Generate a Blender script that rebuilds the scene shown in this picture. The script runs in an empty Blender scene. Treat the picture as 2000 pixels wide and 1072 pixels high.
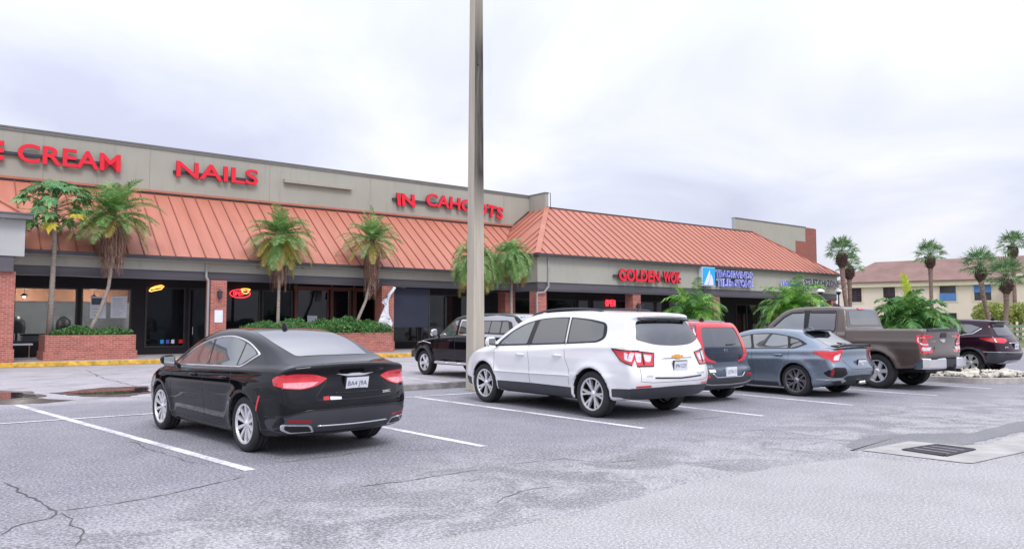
import bpy, bmesh, math, random
import numpy as np
from mathutils import Vector, Matrix, noise
from mathutils.bvhtree import BVHTree
from mathutils.geometry import delaunay_2d_cdt
R = math.radians
random.seed(7)
scn = bpy.context.scene
col = scn.collection

# ------------------------------------------------------------------ camera
cam_d = bpy.data.cameras.new('camera')
cam = bpy.data.objects.new('camera', cam_d)
col.objects.link(cam)
scn.camera = cam
cam_d.sensor_width = 36.0
cam_d.lens = 27.0
cam_d.clip_start = 0.1
cam_d.clip_end = 3000
cam.location = (0, 0, 1.56)
cam.rotation_euler = (R(90) + math.atan(93 / 1500.0), 0, 0)

# ------------------------------------------------------------------ sky, sun, exposure
SUN_EL, SUN_AZ = 50.0, 158.0        # degrees; azimuth from +Y towards +X (behind the camera, a little to the right)
world = bpy.data.worlds.new('World')
scn.world = world
world.use_nodes = True
wn, wl = world.node_tree.nodes, world.node_tree.links
wn.clear()
def W(t, **k):
    n = wn.new(t)
    for a, b in k.items(): setattr(n, a, b)
    return n
out = W('ShaderNodeOutputWorld')
sky = W('ShaderNodeTexSky', sky_type='NISHITA', sun_disc=False, sun_elevation=R(SUN_EL), sun_rotation=R(SUN_AZ))
bg1 = W('ShaderNodeBackground'); bg1.inputs['Strength'].default_value = 0.05
wl.new(sky.outputs[0], bg1.inputs['Color'])
tc = W('ShaderNodeTexCoord')
sep = W('ShaderNodeSeparateXYZ'); wl.new(tc.outputs['Generated'], sep.inputs[0])
def wm(op, a, b=None, c=None, clamp=False):
    n = W('ShaderNodeMath', operation=op, use_clamp=clamp)
    for i, v in enumerate((a, b, c)):
        if v is None: continue
        if hasattr(v, 'is_output'): wl.new(v, n.inputs[i])
        else: n.inputs[i].default_value = v
    return n.outputs[0]
zc = wm('MAXIMUM', sep.outputs[2], 0.0)
den = wm('ADD', zc, 0.22)
cmb = W('ShaderNodeCombineXYZ')
wl.new(wm('DIVIDE', sep.outputs[0], den), cmb.inputs[0]); wl.new(wm('DIVIDE', sep.outputs[1], den), cmb.inputs[1])
n1 = W('ShaderNodeTexNoise'); n1.inputs['Scale'].default_value = 1.1; n1.inputs['Detail'].default_value = 6; n1.inputs['Roughness'].default_value = .5; n1.inputs['Distortion'].default_value = .5
mp = W('ShaderNodeMapping'); mp.inputs['Location'].default_value = (0.9, 3.3, 0); mp.inputs['Scale'].default_value = (1, .8, 1)
wl.new(cmb.outputs[0], mp.inputs[0]); wl.new(mp.outputs[0], n1.inputs['Vector'])
ramp = W('ShaderNodeValToRGB')
cr = ramp.color_ramp
cr.elements[0].position = .33; cr.elements[0].color = (.65, .68, .85, 1)
cr.elements[1].position = .68; cr.elements[1].color = (1.02, 1.02, 1.04, 1)
e = cr.elements.new(.49); e.color = (.80, .83, .97, 1)
wl.new(n1.outputs['Fac'], ramp.inputs[0])
# an overcast sky is brighter overhead than at the horizon
gain = wm('MULTIPLY_ADD', wm('POWER', zc, 1.3), 1.15, 0.815)
mul = W('ShaderNodeMix', data_type='RGBA', blend_type='MULTIPLY'); mul.inputs[0].default_value = 1
wl.new(ramp.outputs[0], mul.inputs[6])
cg = W('ShaderNodeCombineColor'); [wl.new(gain, cg.inputs[i]) for i in range(3)]
wl.new(cg.outputs[0], mul.inputs[7])
bg2 = W('ShaderNodeBackground'); bg2.inputs['Strength'].default_value = 0.97
wl.new(mul.outputs[2], bg2.inputs['Color'])
mx = W('ShaderNodeMixShader'); mx.inputs[0].default_value = 0.93
wl.new(bg1.outputs[0], mx.inputs[1]); wl.new(bg2.outputs[0], mx.inputs[2]); wl.new(mx.outputs[0], out.inputs[0])

sun_d = bpy.data.lights.new('sun', 'SUN'); sun_d.energy = 1.25; sun_d.angle = R(20); sun_d.color = (1, .97, .93)
sun = bpy.data.objects.new('sun', sun_d); col.objects.link(sun)
sd = Vector((math.sin(R(SUN_AZ)) * math.cos(R(SUN_EL)), math.cos(R(SUN_AZ)) * math.cos(R(SUN_EL)), math.sin(R(SUN_EL))))
sun.rotation_euler = sd.to_track_quat('Z', 'Y').to_euler()
sky.sun_rotation = math.atan2(sd.x, sd.y)
scn.view_settings.view_transform = 'Standard'
scn.view_settings.look = 'None'
scn.view_settings.exposure = 0.29
scn.view_settings.gamma = 1

# ------------------------------------------------------------------ frame of the shopping centre: s along it, t towards it
ANG = R(90 - 52.27)
US, UT = Vector((math.cos(ANG), math.sin(ANG), 0)), Vector((-math.sin(ANG), math.cos(ANG), 0))
def st(s, t, z=0.0): return US * s + UT * t + Vector((0, 0, z))

# ------------------------------------------------------------------ materials
def newmat(name):
    m = bpy.data.materials.new(name); m.use_nodes = True
    nt = m.node_tree; b = nt.nodes['Principled BSDF']
    return m, nt, b
def lk(nt, a, b): nt.links.new(a, b)
def nd(nt, t, **k):
    n = nt.nodes.new(t)
    for a, b in k.items(): setattr(n, a, b)
    return n
def mixc(nt, fac, a, b, blend='MIX'):
    n = nd(nt, 'ShaderNodeMix', data_type='RGBA', blend_type=blend)
    for i, v in ((0, fac), (6, a), (7, b)):
        if hasattr(v, 'is_output'): lk(nt, v, n.inputs[i])
        elif i == 0: n.inputs[0].default_value = v
        else: n.inputs[i].default_value = (*v[:3], 1)
    return n.outputs[2]
def rampn(nt, fac, stops):
    n = nd(nt, 'ShaderNodeValToRGB'); c = n.color_ramp
    while len(c.elements) < len(stops): c.elements.new(.5)
    for e, (p, v) in zip(c.elements, stops):
        e.position = p; e.color = (v, v, v, 1) if not hasattr(v, '__len__') else (*v, 1)
    lk(nt, fac, n.inputs[0]); return n.outputs[0]
def noisen(nt, scale, detail=4, rough=.55, vec=None, dist=0):
    n = nd(nt, 'ShaderNodeTexNoise'); n.inputs['Scale'].default_value = scale; n.inputs['Detail'].default_value = detail
    n.inputs['Roughness'].default_value = rough; n.inputs['Distortion'].default_value = dist
    if vec is not None: lk(nt, vec, n.inputs['Vector'])
    return n.outputs['Fac']
def objc(nt):
    return nd(nt, 'ShaderNodeTexCoord').outputs['Object']
def mathn(nt, op, a, b=None, c=None, clamp=False):
    n = nd(nt, 'ShaderNodeMath', operation=op, use_clamp=clamp)
    for i, v in enumerate((a, b, c)):
        if v is None: continue
        if hasattr(v, 'is_output'): lk(nt, v, n.inputs[i])
        else: n.inputs[i].default_value = v
    return n.outputs[0]
def simple(name, c, rough=.6, metal=0, var=.12, nscale=3.0, bump=0, bscale=40, coat=0, ior=1.5, spec=.5, stretch=None):
    m, nt, b = newmat(name)
    b.inputs['Roughness'].default_value = rough; b.inputs['Metallic'].default_value = metal
    b.inputs['Coat Weight'].default_value = coat; b.inputs['Coat Roughness'].default_value = .03
    b.inputs['IOR'].default_value = ior; b.inputs['Specular IOR Level'].default_value = spec
    v = objc(nt)
    if stretch:
        mpn = nd(nt, 'ShaderNodeMapping'); mpn.inputs['Scale'].default_value = stretch; lk(nt, v, mpn.inputs[0]); v = mpn.outputs[0]
    if var:
        f = noisen(nt, nscale, 5, .6, v)
        lo = [max(0, x * (1 - var)) for x in c]; hi = [min(1, x * (1 + var)) for x in c]
        lk(nt, mixc(nt, rampn(nt, f, [(.3, 0), (.7, 1)]), lo, hi), b.inputs['Base Color'])
    else: b.inputs['Base Color'].default_value = (*c, 1)
    if bump:
        bn = nd(nt, 'ShaderNodeBump'); bn.inputs['Strength'].default_value = bump; bn.inputs['Distance'].default_value = .01
        lk(nt, noisen(nt, bscale, 4, .6, v), bn.inputs['Height']); lk(nt, bn.outputs[0], b.inputs['Normal'])
    return m
def paint(name, c, metal=0.0, rough=.28, coat=1.0, dust=.10):
    m, nt, b = newmat(name)
    b.inputs['Base Color'].default_value = (*c, 1); b.inputs['Metallic'].default_value = metal
    b.inputs['Roughness'].default_value = rough; b.inputs['Coat Weight'].default_value = coat; b.inputs['Coat Roughness'].default_value = .03
    if sum(c) < .1: b.inputs['Specular IOR Level'].default_value = 0.0; b.inputs['Coat IOR'].default_value = 1.42
    f = noisen(nt, 2.2, 5, .65, objc(nt))      # thin film of dust
    lk(nt, mixc(nt, rampn(nt, f, [(.45, 0), (.85, dust)]), c, (.35, .34, .33)), b.inputs['Base Color'])
    lk(nt, rampn(nt, f, [(.3, rough * .85), (.8, rough * 1.3)]), b.inputs['Roughness'])
    return m
def emis(name, c, s):
    m, nt, b = newmat(name); b.inputs['Base Color'].default_value = (*[x * .3 for x in c], 1)
    b.inputs['Emission Color'].default_value = (*c, 1); b.inputs['Emission Strength'].default_value = s
    b.inputs['Roughness'].default_value = .3
    return m
def leafmat(name, c1, c2, c3=None, rough=.5, trans=.25):
    m, nt, b = newmat(name)
    g = nd(nt, 'ShaderNodeNewGeometry').outputs['Random Per Island']
    n = nd(nt, 'ShaderNodeValToRGB'); cc = n.color_ramp
    cc.elements[0].color = (*c1, 1); cc.elements[1].color = (*(c3 or c2), 1); cc.elements[0].position = 0; cc.elements[1].position = 1
    e = cc.elements.new(.55); e.color = (*c2, 1)
    lk(nt, g, n.inputs[0]); lk(nt, n.outputs[0], b.inputs['Base Color'])
    b.inputs['Roughness'].default_value = rough
    tr = nd(nt, 'ShaderNodeBsdfTranslucent'); lk(nt, n.outputs[0], tr.inputs[0])
    mix = nd(nt, 'ShaderNodeMixShader'); mix.inputs[0].default_value = trans
    lk(nt, b.outputs[0], mix.inputs[1]); lk(nt, tr.outputs[0], mix.inputs[2])
    lk(nt, mix.outputs[0], nt.nodes['Material Output'].inputs[0])
    return m
def brickmat(name, c1, c2, mortar, rowh=.075, bw=.22):
    m, nt, b = newmat(name)
    sp = nd(nt, 'ShaderNodeSeparateXYZ'); lk(nt, objc(nt), sp.inputs[0])
    cb = nd(nt, 'ShaderNodeCombineXYZ'); lk(nt, mathn(nt, 'ADD', sp.outputs[0], sp.outputs[1]), cb.inputs[0]); lk(nt, sp.outputs[2], cb.inputs[1])
    br = nd(nt, 'ShaderNodeTexBrick'); br.inputs['Scale'].default_value = 1; br.inputs['Brick Width'].default_value = bw; br.inputs['Row Height'].default_value = rowh
    br.inputs['Mortar Size'].default_value = .007; br.inputs['Mortar Smooth'].default_value = .3; br.inputs['Bias'].default_value = 0
    br.inputs['Color1'].default_value = (*c1, 1); br.inputs['Color2'].default_value = (*c2, 1); br.inputs['Mortar'].default_value = (*mortar, 1)
    lk(nt, cb.outputs[0], br.inputs['Vector'])
    f = noisen(nt, 2.5, 6, .7, objc(nt))
    lk(nt, mixc(nt, rampn(nt, f, [(.35, .0), (.75, .5)]), br.outputs['Color'], (.22, .09, .08)), b.inputs['Base Color'])
    b.inputs['Roughness'].default_value = .85
    bn = nd(nt, 'ShaderNodeBump'); bn.inputs['Strength'].default_value = .6; bn.inputs['Distance'].default_value = .01; bn.invert = True
    lk(nt, br.outputs['Fac'], bn.inputs['Height']); lk(nt, bn.outputs[0], b.inputs['Normal'])
    return m
def glassmat(name, tint=(.02, .025, .03), alpha=.35):
    m, nt, b = newmat(name)
    b.inputs['Base Color'].default_value = (*tint, 1); b.inputs['Roughness'].default_value = .03; b.inputs['IOR'].default_value = 1.55
    tr = nd(nt, 'ShaderNodeBsdfTransparent'); tr.inputs[0].default_value = (.75, .8, .82, 1)
    mix = nd(nt, 'ShaderNodeMixShader'); mix.inputs[0].default_value = alpha
    lk(nt, b.outputs[0], mix.inputs[1]); lk(nt, tr.outputs[0], mix.inputs[2]); lk(nt, mix.outputs[0], nt.nodes['Material Output'].inputs[0])
    return m

M = {}
M['stucco'] = simple('stucco', (.385, .375, .325), .9, var=.10, nscale=.5, bump=.3, bscale=60)
def streaky(name, c, dk):
    m, nt, b = newmat(name); o = objc(nt); mpn = nd(nt, 'ShaderNodeMapping'); mpn.inputs['Scale'].default_value = (3.5, 3.5, .22); lk(nt, o, mpn.inputs[0])
    f = noisen(nt, 1.3, 6, .7, mpn.outputs[0]); f2 = noisen(nt, .45, 5, .6, o); f3 = noisen(nt, 5, 4, .7, o)
    k = mixc(nt, rampn(nt, f2, [(.3, 0), (.7, 1)]), [x * .93 for x in c], [x * 1.06 for x in c])
    k = mixc(nt, rampn(nt, f, [(.54, 0), (.76, .55)]), k, dk); k = mixc(nt, rampn(nt, f3, [(.60, 0), (.75, .18)]), k, dk)
    lk(nt, k, b.inputs['Base Color']); b.inputs['Roughness'].default_value = .92
    bn = nd(nt, 'ShaderNodeBump'); bn.inputs['Strength'].default_value = .3; bn.inputs['Distance'].default_value = .01; lk(nt, noisen(nt, 60, 4, .6, o), bn.inputs['Height']); lk(nt, bn.outputs[0], b.inputs['Normal'])
    return m
M['stucco'] = streaky('streaked_stucco', (.39, .38, .33), (.27, .26, .225))
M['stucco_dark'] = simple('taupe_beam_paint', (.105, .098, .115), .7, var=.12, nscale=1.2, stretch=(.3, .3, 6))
M['stucco_white'] = simple('pale_stucco', (.46, .465, .46), .9, var=.06, nscale=1)
M['trim_dark'] = simple('dark_metal_trim', (.055, .05, .055), .5, var=.15)
M['grey_trim'] = simple('grey_metal_cap', (.17, .17, .175), .5, var=.15, nscale=1)
M['downspout'] = simple('downspout_paint', (.36, .34, .34), .6, var=.1)
M['brick'] = brickmat('red_brick', (.56, .17, .125), (.36, .10, .08), (.62, .42, .36))
M['brick_tower'] = brickmat('tower_brick', (.36, .10, .075), (.28, .08, .065), (.34, .2, .17))
M['concrete'] = simple('sidewalk_concrete', (.36, .33, .35), .9, var=.2, nscale=1.5, bump=.3, bscale=30)
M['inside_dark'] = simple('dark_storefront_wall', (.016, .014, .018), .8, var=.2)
M['frame_dark'] = simple('bronze_window_frame', (.035, .028, .028), .45, var=.1)
M['frame_wood'] = simple('stained_wood_frame', (.20, .075, .05), .6, var=.25, nscale=6, stretch=(4, 4, .5))
M['glass'] = glassmat('storefront_glass', alpha=.80)
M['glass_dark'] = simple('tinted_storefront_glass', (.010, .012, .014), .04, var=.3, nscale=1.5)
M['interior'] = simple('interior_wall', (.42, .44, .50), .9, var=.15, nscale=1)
M['interior_orange'] = simple('interior_ceiling_band', (.42, .20, .13), .9, var=.1)
M['paper'] = simple('paper_notice', (.80, .82, .90), .7, var=.04)
M['print'] = simple('printed_ink', (.10, .11, .14), .7, var=.2)
M['red_sign'] = simple('red_letter_face', (.80, .012, .035), .35, var=.05)
M['red_return'] = simple('letter_return', (.10, .01, .02), .5, var=.1)
M['blue_sign'] = simple('blue_letter_face', (.09, .12, .62), .4, var=.05)
M['black_sign'] = simple('black_letter_face', (.015, .02, .045), .35, var=.05)
M['white_sign'] = simple('white_letter_edge', (.80, .80, .88), .5, var=.03)
M['sky_blue_sign'] = simple('blue_sign_panel', (.01, .42, .85), .4, var=.04)
M['neon_red'] = emis('red_neon', (1, .03, .05), 2.6)
M['neon_orange'] = emis('orange_neon', (1, .42, .08), 2.8)
M['lamp_warm'] = emis('lit_pendant_bulb', (1, .82, .68), 7)
M['yellow'] = simple('yellow_kerb_paint', (.66, .40, .06), .9, var=.45, nscale=6)
M['white_line'] = None
M['concrete_pole'] = None
M['black_rubber'] = simple('tyre_rubber', (.022, .022, .025), .75, var=.15, nscale=8, bump=.2, bscale=60)
M['black_plastic'] = simple('black_plastic', (.022, .023, .028), .5, var=.1)
M['grey_plastic'] = simple('dark_grey_cladding', (.045, .047, .058), .6, var=.12)
M['chrome'] = simple('chrome', (.80, .80, .82), .12, metal=1, var=.04)
M['alloy'] = simple('painted_alloy', (.80, .80, .82), .3, metal=.6, var=.06)
M['alloy_dark'] = simple('dark_alloy', (.05, .05, .055), .35, metal=.6, var=.1)
M['black_gloss'] = simple('gloss_black_trim', (.008, .008, .01), .1, var=0)
M['car_glass'] = simple('tinted_car_glass', (.012, .014, .018), .03, var=0, ior=2.6)
M['car_glass_light'] = simple('clear_car_glass', (.07, .085, .095), .03, var=.35, nscale=2.2, ior=2.9)
M['car_glass_sky'] = simple('sloped_rear_glass', (.02, .022, .03), .03, var=0, ior=6)
M['lamp_red'] = simple('red_lamp_lens', (.62, .012, .025), .12, var=.2, nscale=12, coat=1)
M['lamp_dark_red'] = simple('dark_red_reflector', (.30, .01, .02), .2, var=.1)
M['lamp_clear'] = simple('clear_lamp_lens', (.72, .66, .70), .15, var=.2, nscale=20, coat=1)
M['plate'] = simple('licence_plate', (.70, .72, .78), .5, var=.05, nscale=20)
M['plate_ink'] = simple('plate_ink', (.12, .12, .20), .6, var=0)
M['leaf_palm'] = leafmat('date_palm_leaflets', (.09, .22, .06), (.18, .36, .10), (.42, .55, .22))
M['leaf_yellow'] = leafmat('yellowing_leaflets', (.26, .30, .06), (.50, .42, .10), (.58, .36, .12))
M['leaf_bright'] = leafmat('bright_palm_leaflets', (.08, .24, .04), (.17, .42, .06), (.38, .62, .10))
M['leaf_dark'] = leafmat('dark_palm_leaflets', (.045, .15, .045), (.09, .25, .06), (.24, .42, .11))
M['leaf_spear'] = leafmat('young_spear_leaf', (.36, .50, .02), (.50, .60, .03), (.6, .65, .06))
M['leaf_fan'] = leafmat('fan_palm_leaves', (.06, .15, .055), (.13, .26, .10), (.28, .42, .19))
M['leaf_papaya'] = leafmat('papaya_leaves', (.06, .19, .07), (.11, .30, .10), (.25, .44, .16))
M['leaf_hedge'] = leafmat('hedge_leaves', (.04, .13, .035), (.09, .25, .07), (.22, .42, .12), rough=.35)
M['leaf_shrub'] = leafmat('yellow_green_shrub_leaves', (.24, .34, .09), (.42, .48, .14), (.56, .52, .2))
M['dead'] = leafmat('dry_hanging_fronds', (.16, .08, .06), (.30, .17, .13), (.50, .33, .25), rough=.9, trans=.1)
M['trunk'] = simple('palm_trunk', (.33, .28, .25), .95, var=.35, nscale=9, bump=.8, bscale=25, stretch=(1, 1, 3))
M['trunk_sabal'] = simple('sabal_trunk', (.24, .16, .14), .95, var=.4, nscale=5, bump=1, bscale=12, stretch=(1, 1, 2))
M['boots'] = simple('leaf_base_boots', (.10, .055, .05), .95, var=.6, nscale=6, bump=1, bscale=10)
M['soil'] = simple('planter_soil', (.05, .035, .028), 1, var=.3)
M['rock'] = simple('pale_rock', (.60, .56, .48), .95, var=.3, nscale=5, bump=.5, bscale=20)
M['apt_wall'] = simple('cream_stucco', (.80, .69, .58), .9, var=.06, nscale=.4)
M['apt_trim'] = simple('cream_trim', (.72, .64, .50), .8, var=.05)
M['apt_roof'] = simple('brown_shingle', (.25, .155, .135), .9, var=.18, nscale=.6, bump=.4, bscale=5)
M['apt_glass'] = simple('flat_window_glass', (.05, .045, .055), .08, var=.4, nscale=3)
M['awning_blue'] = simple('blue_awning_fabric', (.10, .24, .55), .8, var=.1)

def roofmat():
    m, nt, b = newmat('painted_metal_roof')
    o = objc(nt); mpn = nd(nt, 'ShaderNodeMapping'); mpn.inputs['Scale'].default_value = (1.4, .25, .25); lk(nt, o, mpn.inputs[0])
    f = noisen(nt, 1.2, 6, .6, mpn.outputs[0]); f2 = noisen(nt, .5, 3, .5, o)
    c = mixc(nt, rampn(nt, f, [(.3, 0), (.7, 1)]), (.43, .145, .09), (.52, .195, .13))
    mp2 = nd(nt, 'ShaderNodeMapping'); mp2.inputs['Scale'].default_value = (5, .35, .35); lk(nt, o, mp2.inputs[0])
    f3 = noisen(nt, 1.0, 6, .7, mp2.outputs[0])
    c = mixc(nt, rampn(nt, f3, [(.52, 0), (.75, .45)]), c, (.36, .13, .10)); c = mixc(nt, rampn(nt, f3, [(.25, .35), (.42, 0)]), c, (.60, .28, .19))
    lk(nt, mixc(nt, rampn(nt, f2, [(.45, 0), (.8, .35)]), c, (.44, .19, .14)), b.inputs['Base Color'])
    b.inputs['Roughness'].default_value = .5
    return m
M['roof'] = roofmat()
M['roof_rib'] = simple('roof_seam', (.27, .085, .06), .6, var=.1)  # darker than the deck: rib colour with seam shadow mixed in
def linemat():
    m, nt, b = newmat('worn_white_line')
    f = noisen(nt, 14, 6, .75, objc(nt)); f2 = noisen(nt, 1.2, 3, .5, objc(nt))
    s = mathn(nt, 'MULTIPLY_ADD', f2, .5, mathn(nt, 'MULTIPLY', f, .75))
    lk(nt, mixc(nt, rampn(nt, s, [(.58, 0), (.74, .85)]), (.78, .78, .80), (.30, .29, .33)), b.inputs['Base Color'])
    b.inputs['Roughness'].default_value = .8
    return m
M['white_line'] = linemat()
def polemat():
    m, nt, b = newmat('weathered_concrete_pole')
    o = objc(nt); mpn = nd(nt, 'ShaderNodeMapping'); mpn.inputs['Scale'].default_value = (5, 5, .35); lk(nt, o, mpn.inputs[0])
    f = noisen(nt, 2.0, 6, .65, mpn.outputs[0])
    sp = nd(nt, 'ShaderNodeSeparateXYZ'); lk(nt, o, sp.inputs[0])
    # mildew grows on the face turned away from the shops, high up
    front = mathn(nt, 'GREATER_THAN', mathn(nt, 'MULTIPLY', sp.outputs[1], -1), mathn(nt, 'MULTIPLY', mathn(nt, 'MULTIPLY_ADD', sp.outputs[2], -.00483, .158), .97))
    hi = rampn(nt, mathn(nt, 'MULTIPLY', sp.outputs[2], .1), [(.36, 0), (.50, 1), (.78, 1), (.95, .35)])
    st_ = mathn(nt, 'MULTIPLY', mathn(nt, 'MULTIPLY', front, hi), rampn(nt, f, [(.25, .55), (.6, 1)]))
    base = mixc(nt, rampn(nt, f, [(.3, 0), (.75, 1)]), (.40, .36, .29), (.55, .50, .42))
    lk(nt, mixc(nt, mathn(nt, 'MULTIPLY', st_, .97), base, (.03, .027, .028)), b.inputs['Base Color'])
    b.inputs['Roughness'].default_value = .95
    bn = nd(nt, 'ShaderNodeBump'); bn.inputs['Strength'].default_value = .4; bn.inputs['Distance'].default_value = .01
    lk(nt, noisen(nt, 30, 4, .6, o), bn.inputs['Height']); lk(nt, bn.outputs[0], b.inputs['Normal'])
    return m
M['concrete_pole'] = polemat()
def asphalt(name, dark, light, speck, patchy=.5, coarse=1.0, zones=False):
    m, nt, b = newmat(name)
    o = objc(nt)
    big = noisen(nt, .22, 5, .55, o); mid = noisen(nt, 1.3, 6, .65, o)
    fine = noisen(nt, 33 / coarse, 4, .85, o); vf = nd(nt, 'ShaderNodeTexVoronoi', feature='F1'); vf.inputs['Scale'].default_value = 110 / coarse; lk(nt, o, vf.inputs['Vector'])
    if zones:
        sp = nd(nt, 'ShaderNodeSeparateXYZ'); lk(nt, o, sp.inputs[0])
        wob = mathn(nt, 'MULTIPLY_ADD', noisen(nt, .5, 6, .6, o), 2.4, -1.2)
        tt = mathn(nt, 'ADD', sp.outputs[1], wob)
        aisle = rampn(nt, mathn(nt, 'MULTIPLY', tt, .05), [(.28, 1), (.40, 0)])      # t < ~7 m: bleached coarse driving aisle
        farr = rampn(nt, mathn(nt, 'MULTIPLY', tt, .05), [(.80, 0), (.90, 1)])        # t > ~17 m: pale lane by the shops
        cbay = mixc(nt, rampn(nt, mid, [(.3, 0), (.72, 1)]), (.165, .162, .19), (.265, .26, .29))
        cais = mixc(nt, rampn(nt, mid, [(.3, 0), (.7, 1)]), (.34, .332, .335), (.45, .44, .445))
        cfar = mixc(nt, rampn(nt, mid, [(.3, 0), (.7, 1)]), (.36, .33, .35), (.53, .49, .50))
        base = mixc(nt, aisle, cbay, cais); base = mixc(nt, farr, base, cfar)
        stain = rampn(nt, noisen(nt, .8, 7, .72, o, .6), [(.50, 0), (.66, .62)])
        base = mixc(nt, stain, base, (.17, .165, .175))
        edge = rampn(nt, mathn(nt, 'MULTIPLY', tt, .05), [(.17, 0), (.27, 1), (.33, .9), (.40, 0)])      # ravelled strip between bays and aisle
        rav = mathn(nt, 'MULTIPLY', edge, rampn(nt, noisen(nt, 1.1, 8, .75, o, 1.0), [(.44, 0), (.56, .85)]))
        base = mixc(nt, rav, base, (.15, .145, .15))
    else:
        base = mixc(nt, rampn(nt, mid, [(.3, 0), (.72, 1)]), dark, light)
    base = mixc(nt, mathn(nt, 'MULTIPLY', rampn(nt, big, [(.35, 0), (.65, 1)]), patchy), base, tuple(x * 1.25 for x in light) if not zones else (.38, .365, .41))
    c = mixc(nt, rampn(nt, fine, [(.40, .75), (.50, 0)]), base, speck)
    c = mixc(nt, rampn(nt, fine, [(.52, 0), (.62, .6)]), c, tuple(min(1, x * 1.9) for x in light))
    lk(nt, c, b.inputs['Base Color'])
    lk(nt, rampn(nt, big, [(.3, .62), (.7, .9)]), b.inputs['Roughness'])
    b.inputs['Specular IOR Level'].default_value = .4
    bn = nd(nt, 'ShaderNodeBump'); bn.inputs['Strength'].default_value = .35; bn.inputs['Distance'].default_value = .004
    lk(nt, mathn(nt, 'ADD', fine, vf.outputs['Distance']), bn.inputs['Height']); lk(nt, bn.outputs[0], b.inputs['Normal'])
    return m
M['ground'] = asphalt('old_asphalt', (.2, .2, .22), (.34, .33, .36), (.10, .097, .11), .25, 1.0, zones=True)
M['patch'] = asphalt('asphalt_patch', (.16, .16, .17), (.23, .23, .24), (.10, .10, .11), .15, .8)
M['overlay'] = asphalt('newer_asphalt_overlay', (.31, .302, .305), (.40, .39, .395), (.19, .185, .19), .2, .75)
M['apron'] = simple('drain_apron_concrete', (.40, .385, .37), .9, var=.2, nscale=2.5, bump=.3, bscale=40)
M['crack'] = simple('open_crack', (.10, .095, .10), 1, var=.2)
M['kerb'] = simple('stained_kerb_concrete', (.20, .19, .185), .95, var=.45, nscale=4, bump=.6, bscale=20)
m_, nt_, b_ = newmat('puddle_water'); b_.inputs['Base Color'].default_value = (.05, .035, .035, 1); b_.inputs['Roughness'].default_value = .03; M['puddle'] = m_
M['iron'] = simple('cast_iron_grate', (.05, .045, .055), .7, var=.3, metal=.3)

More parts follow.
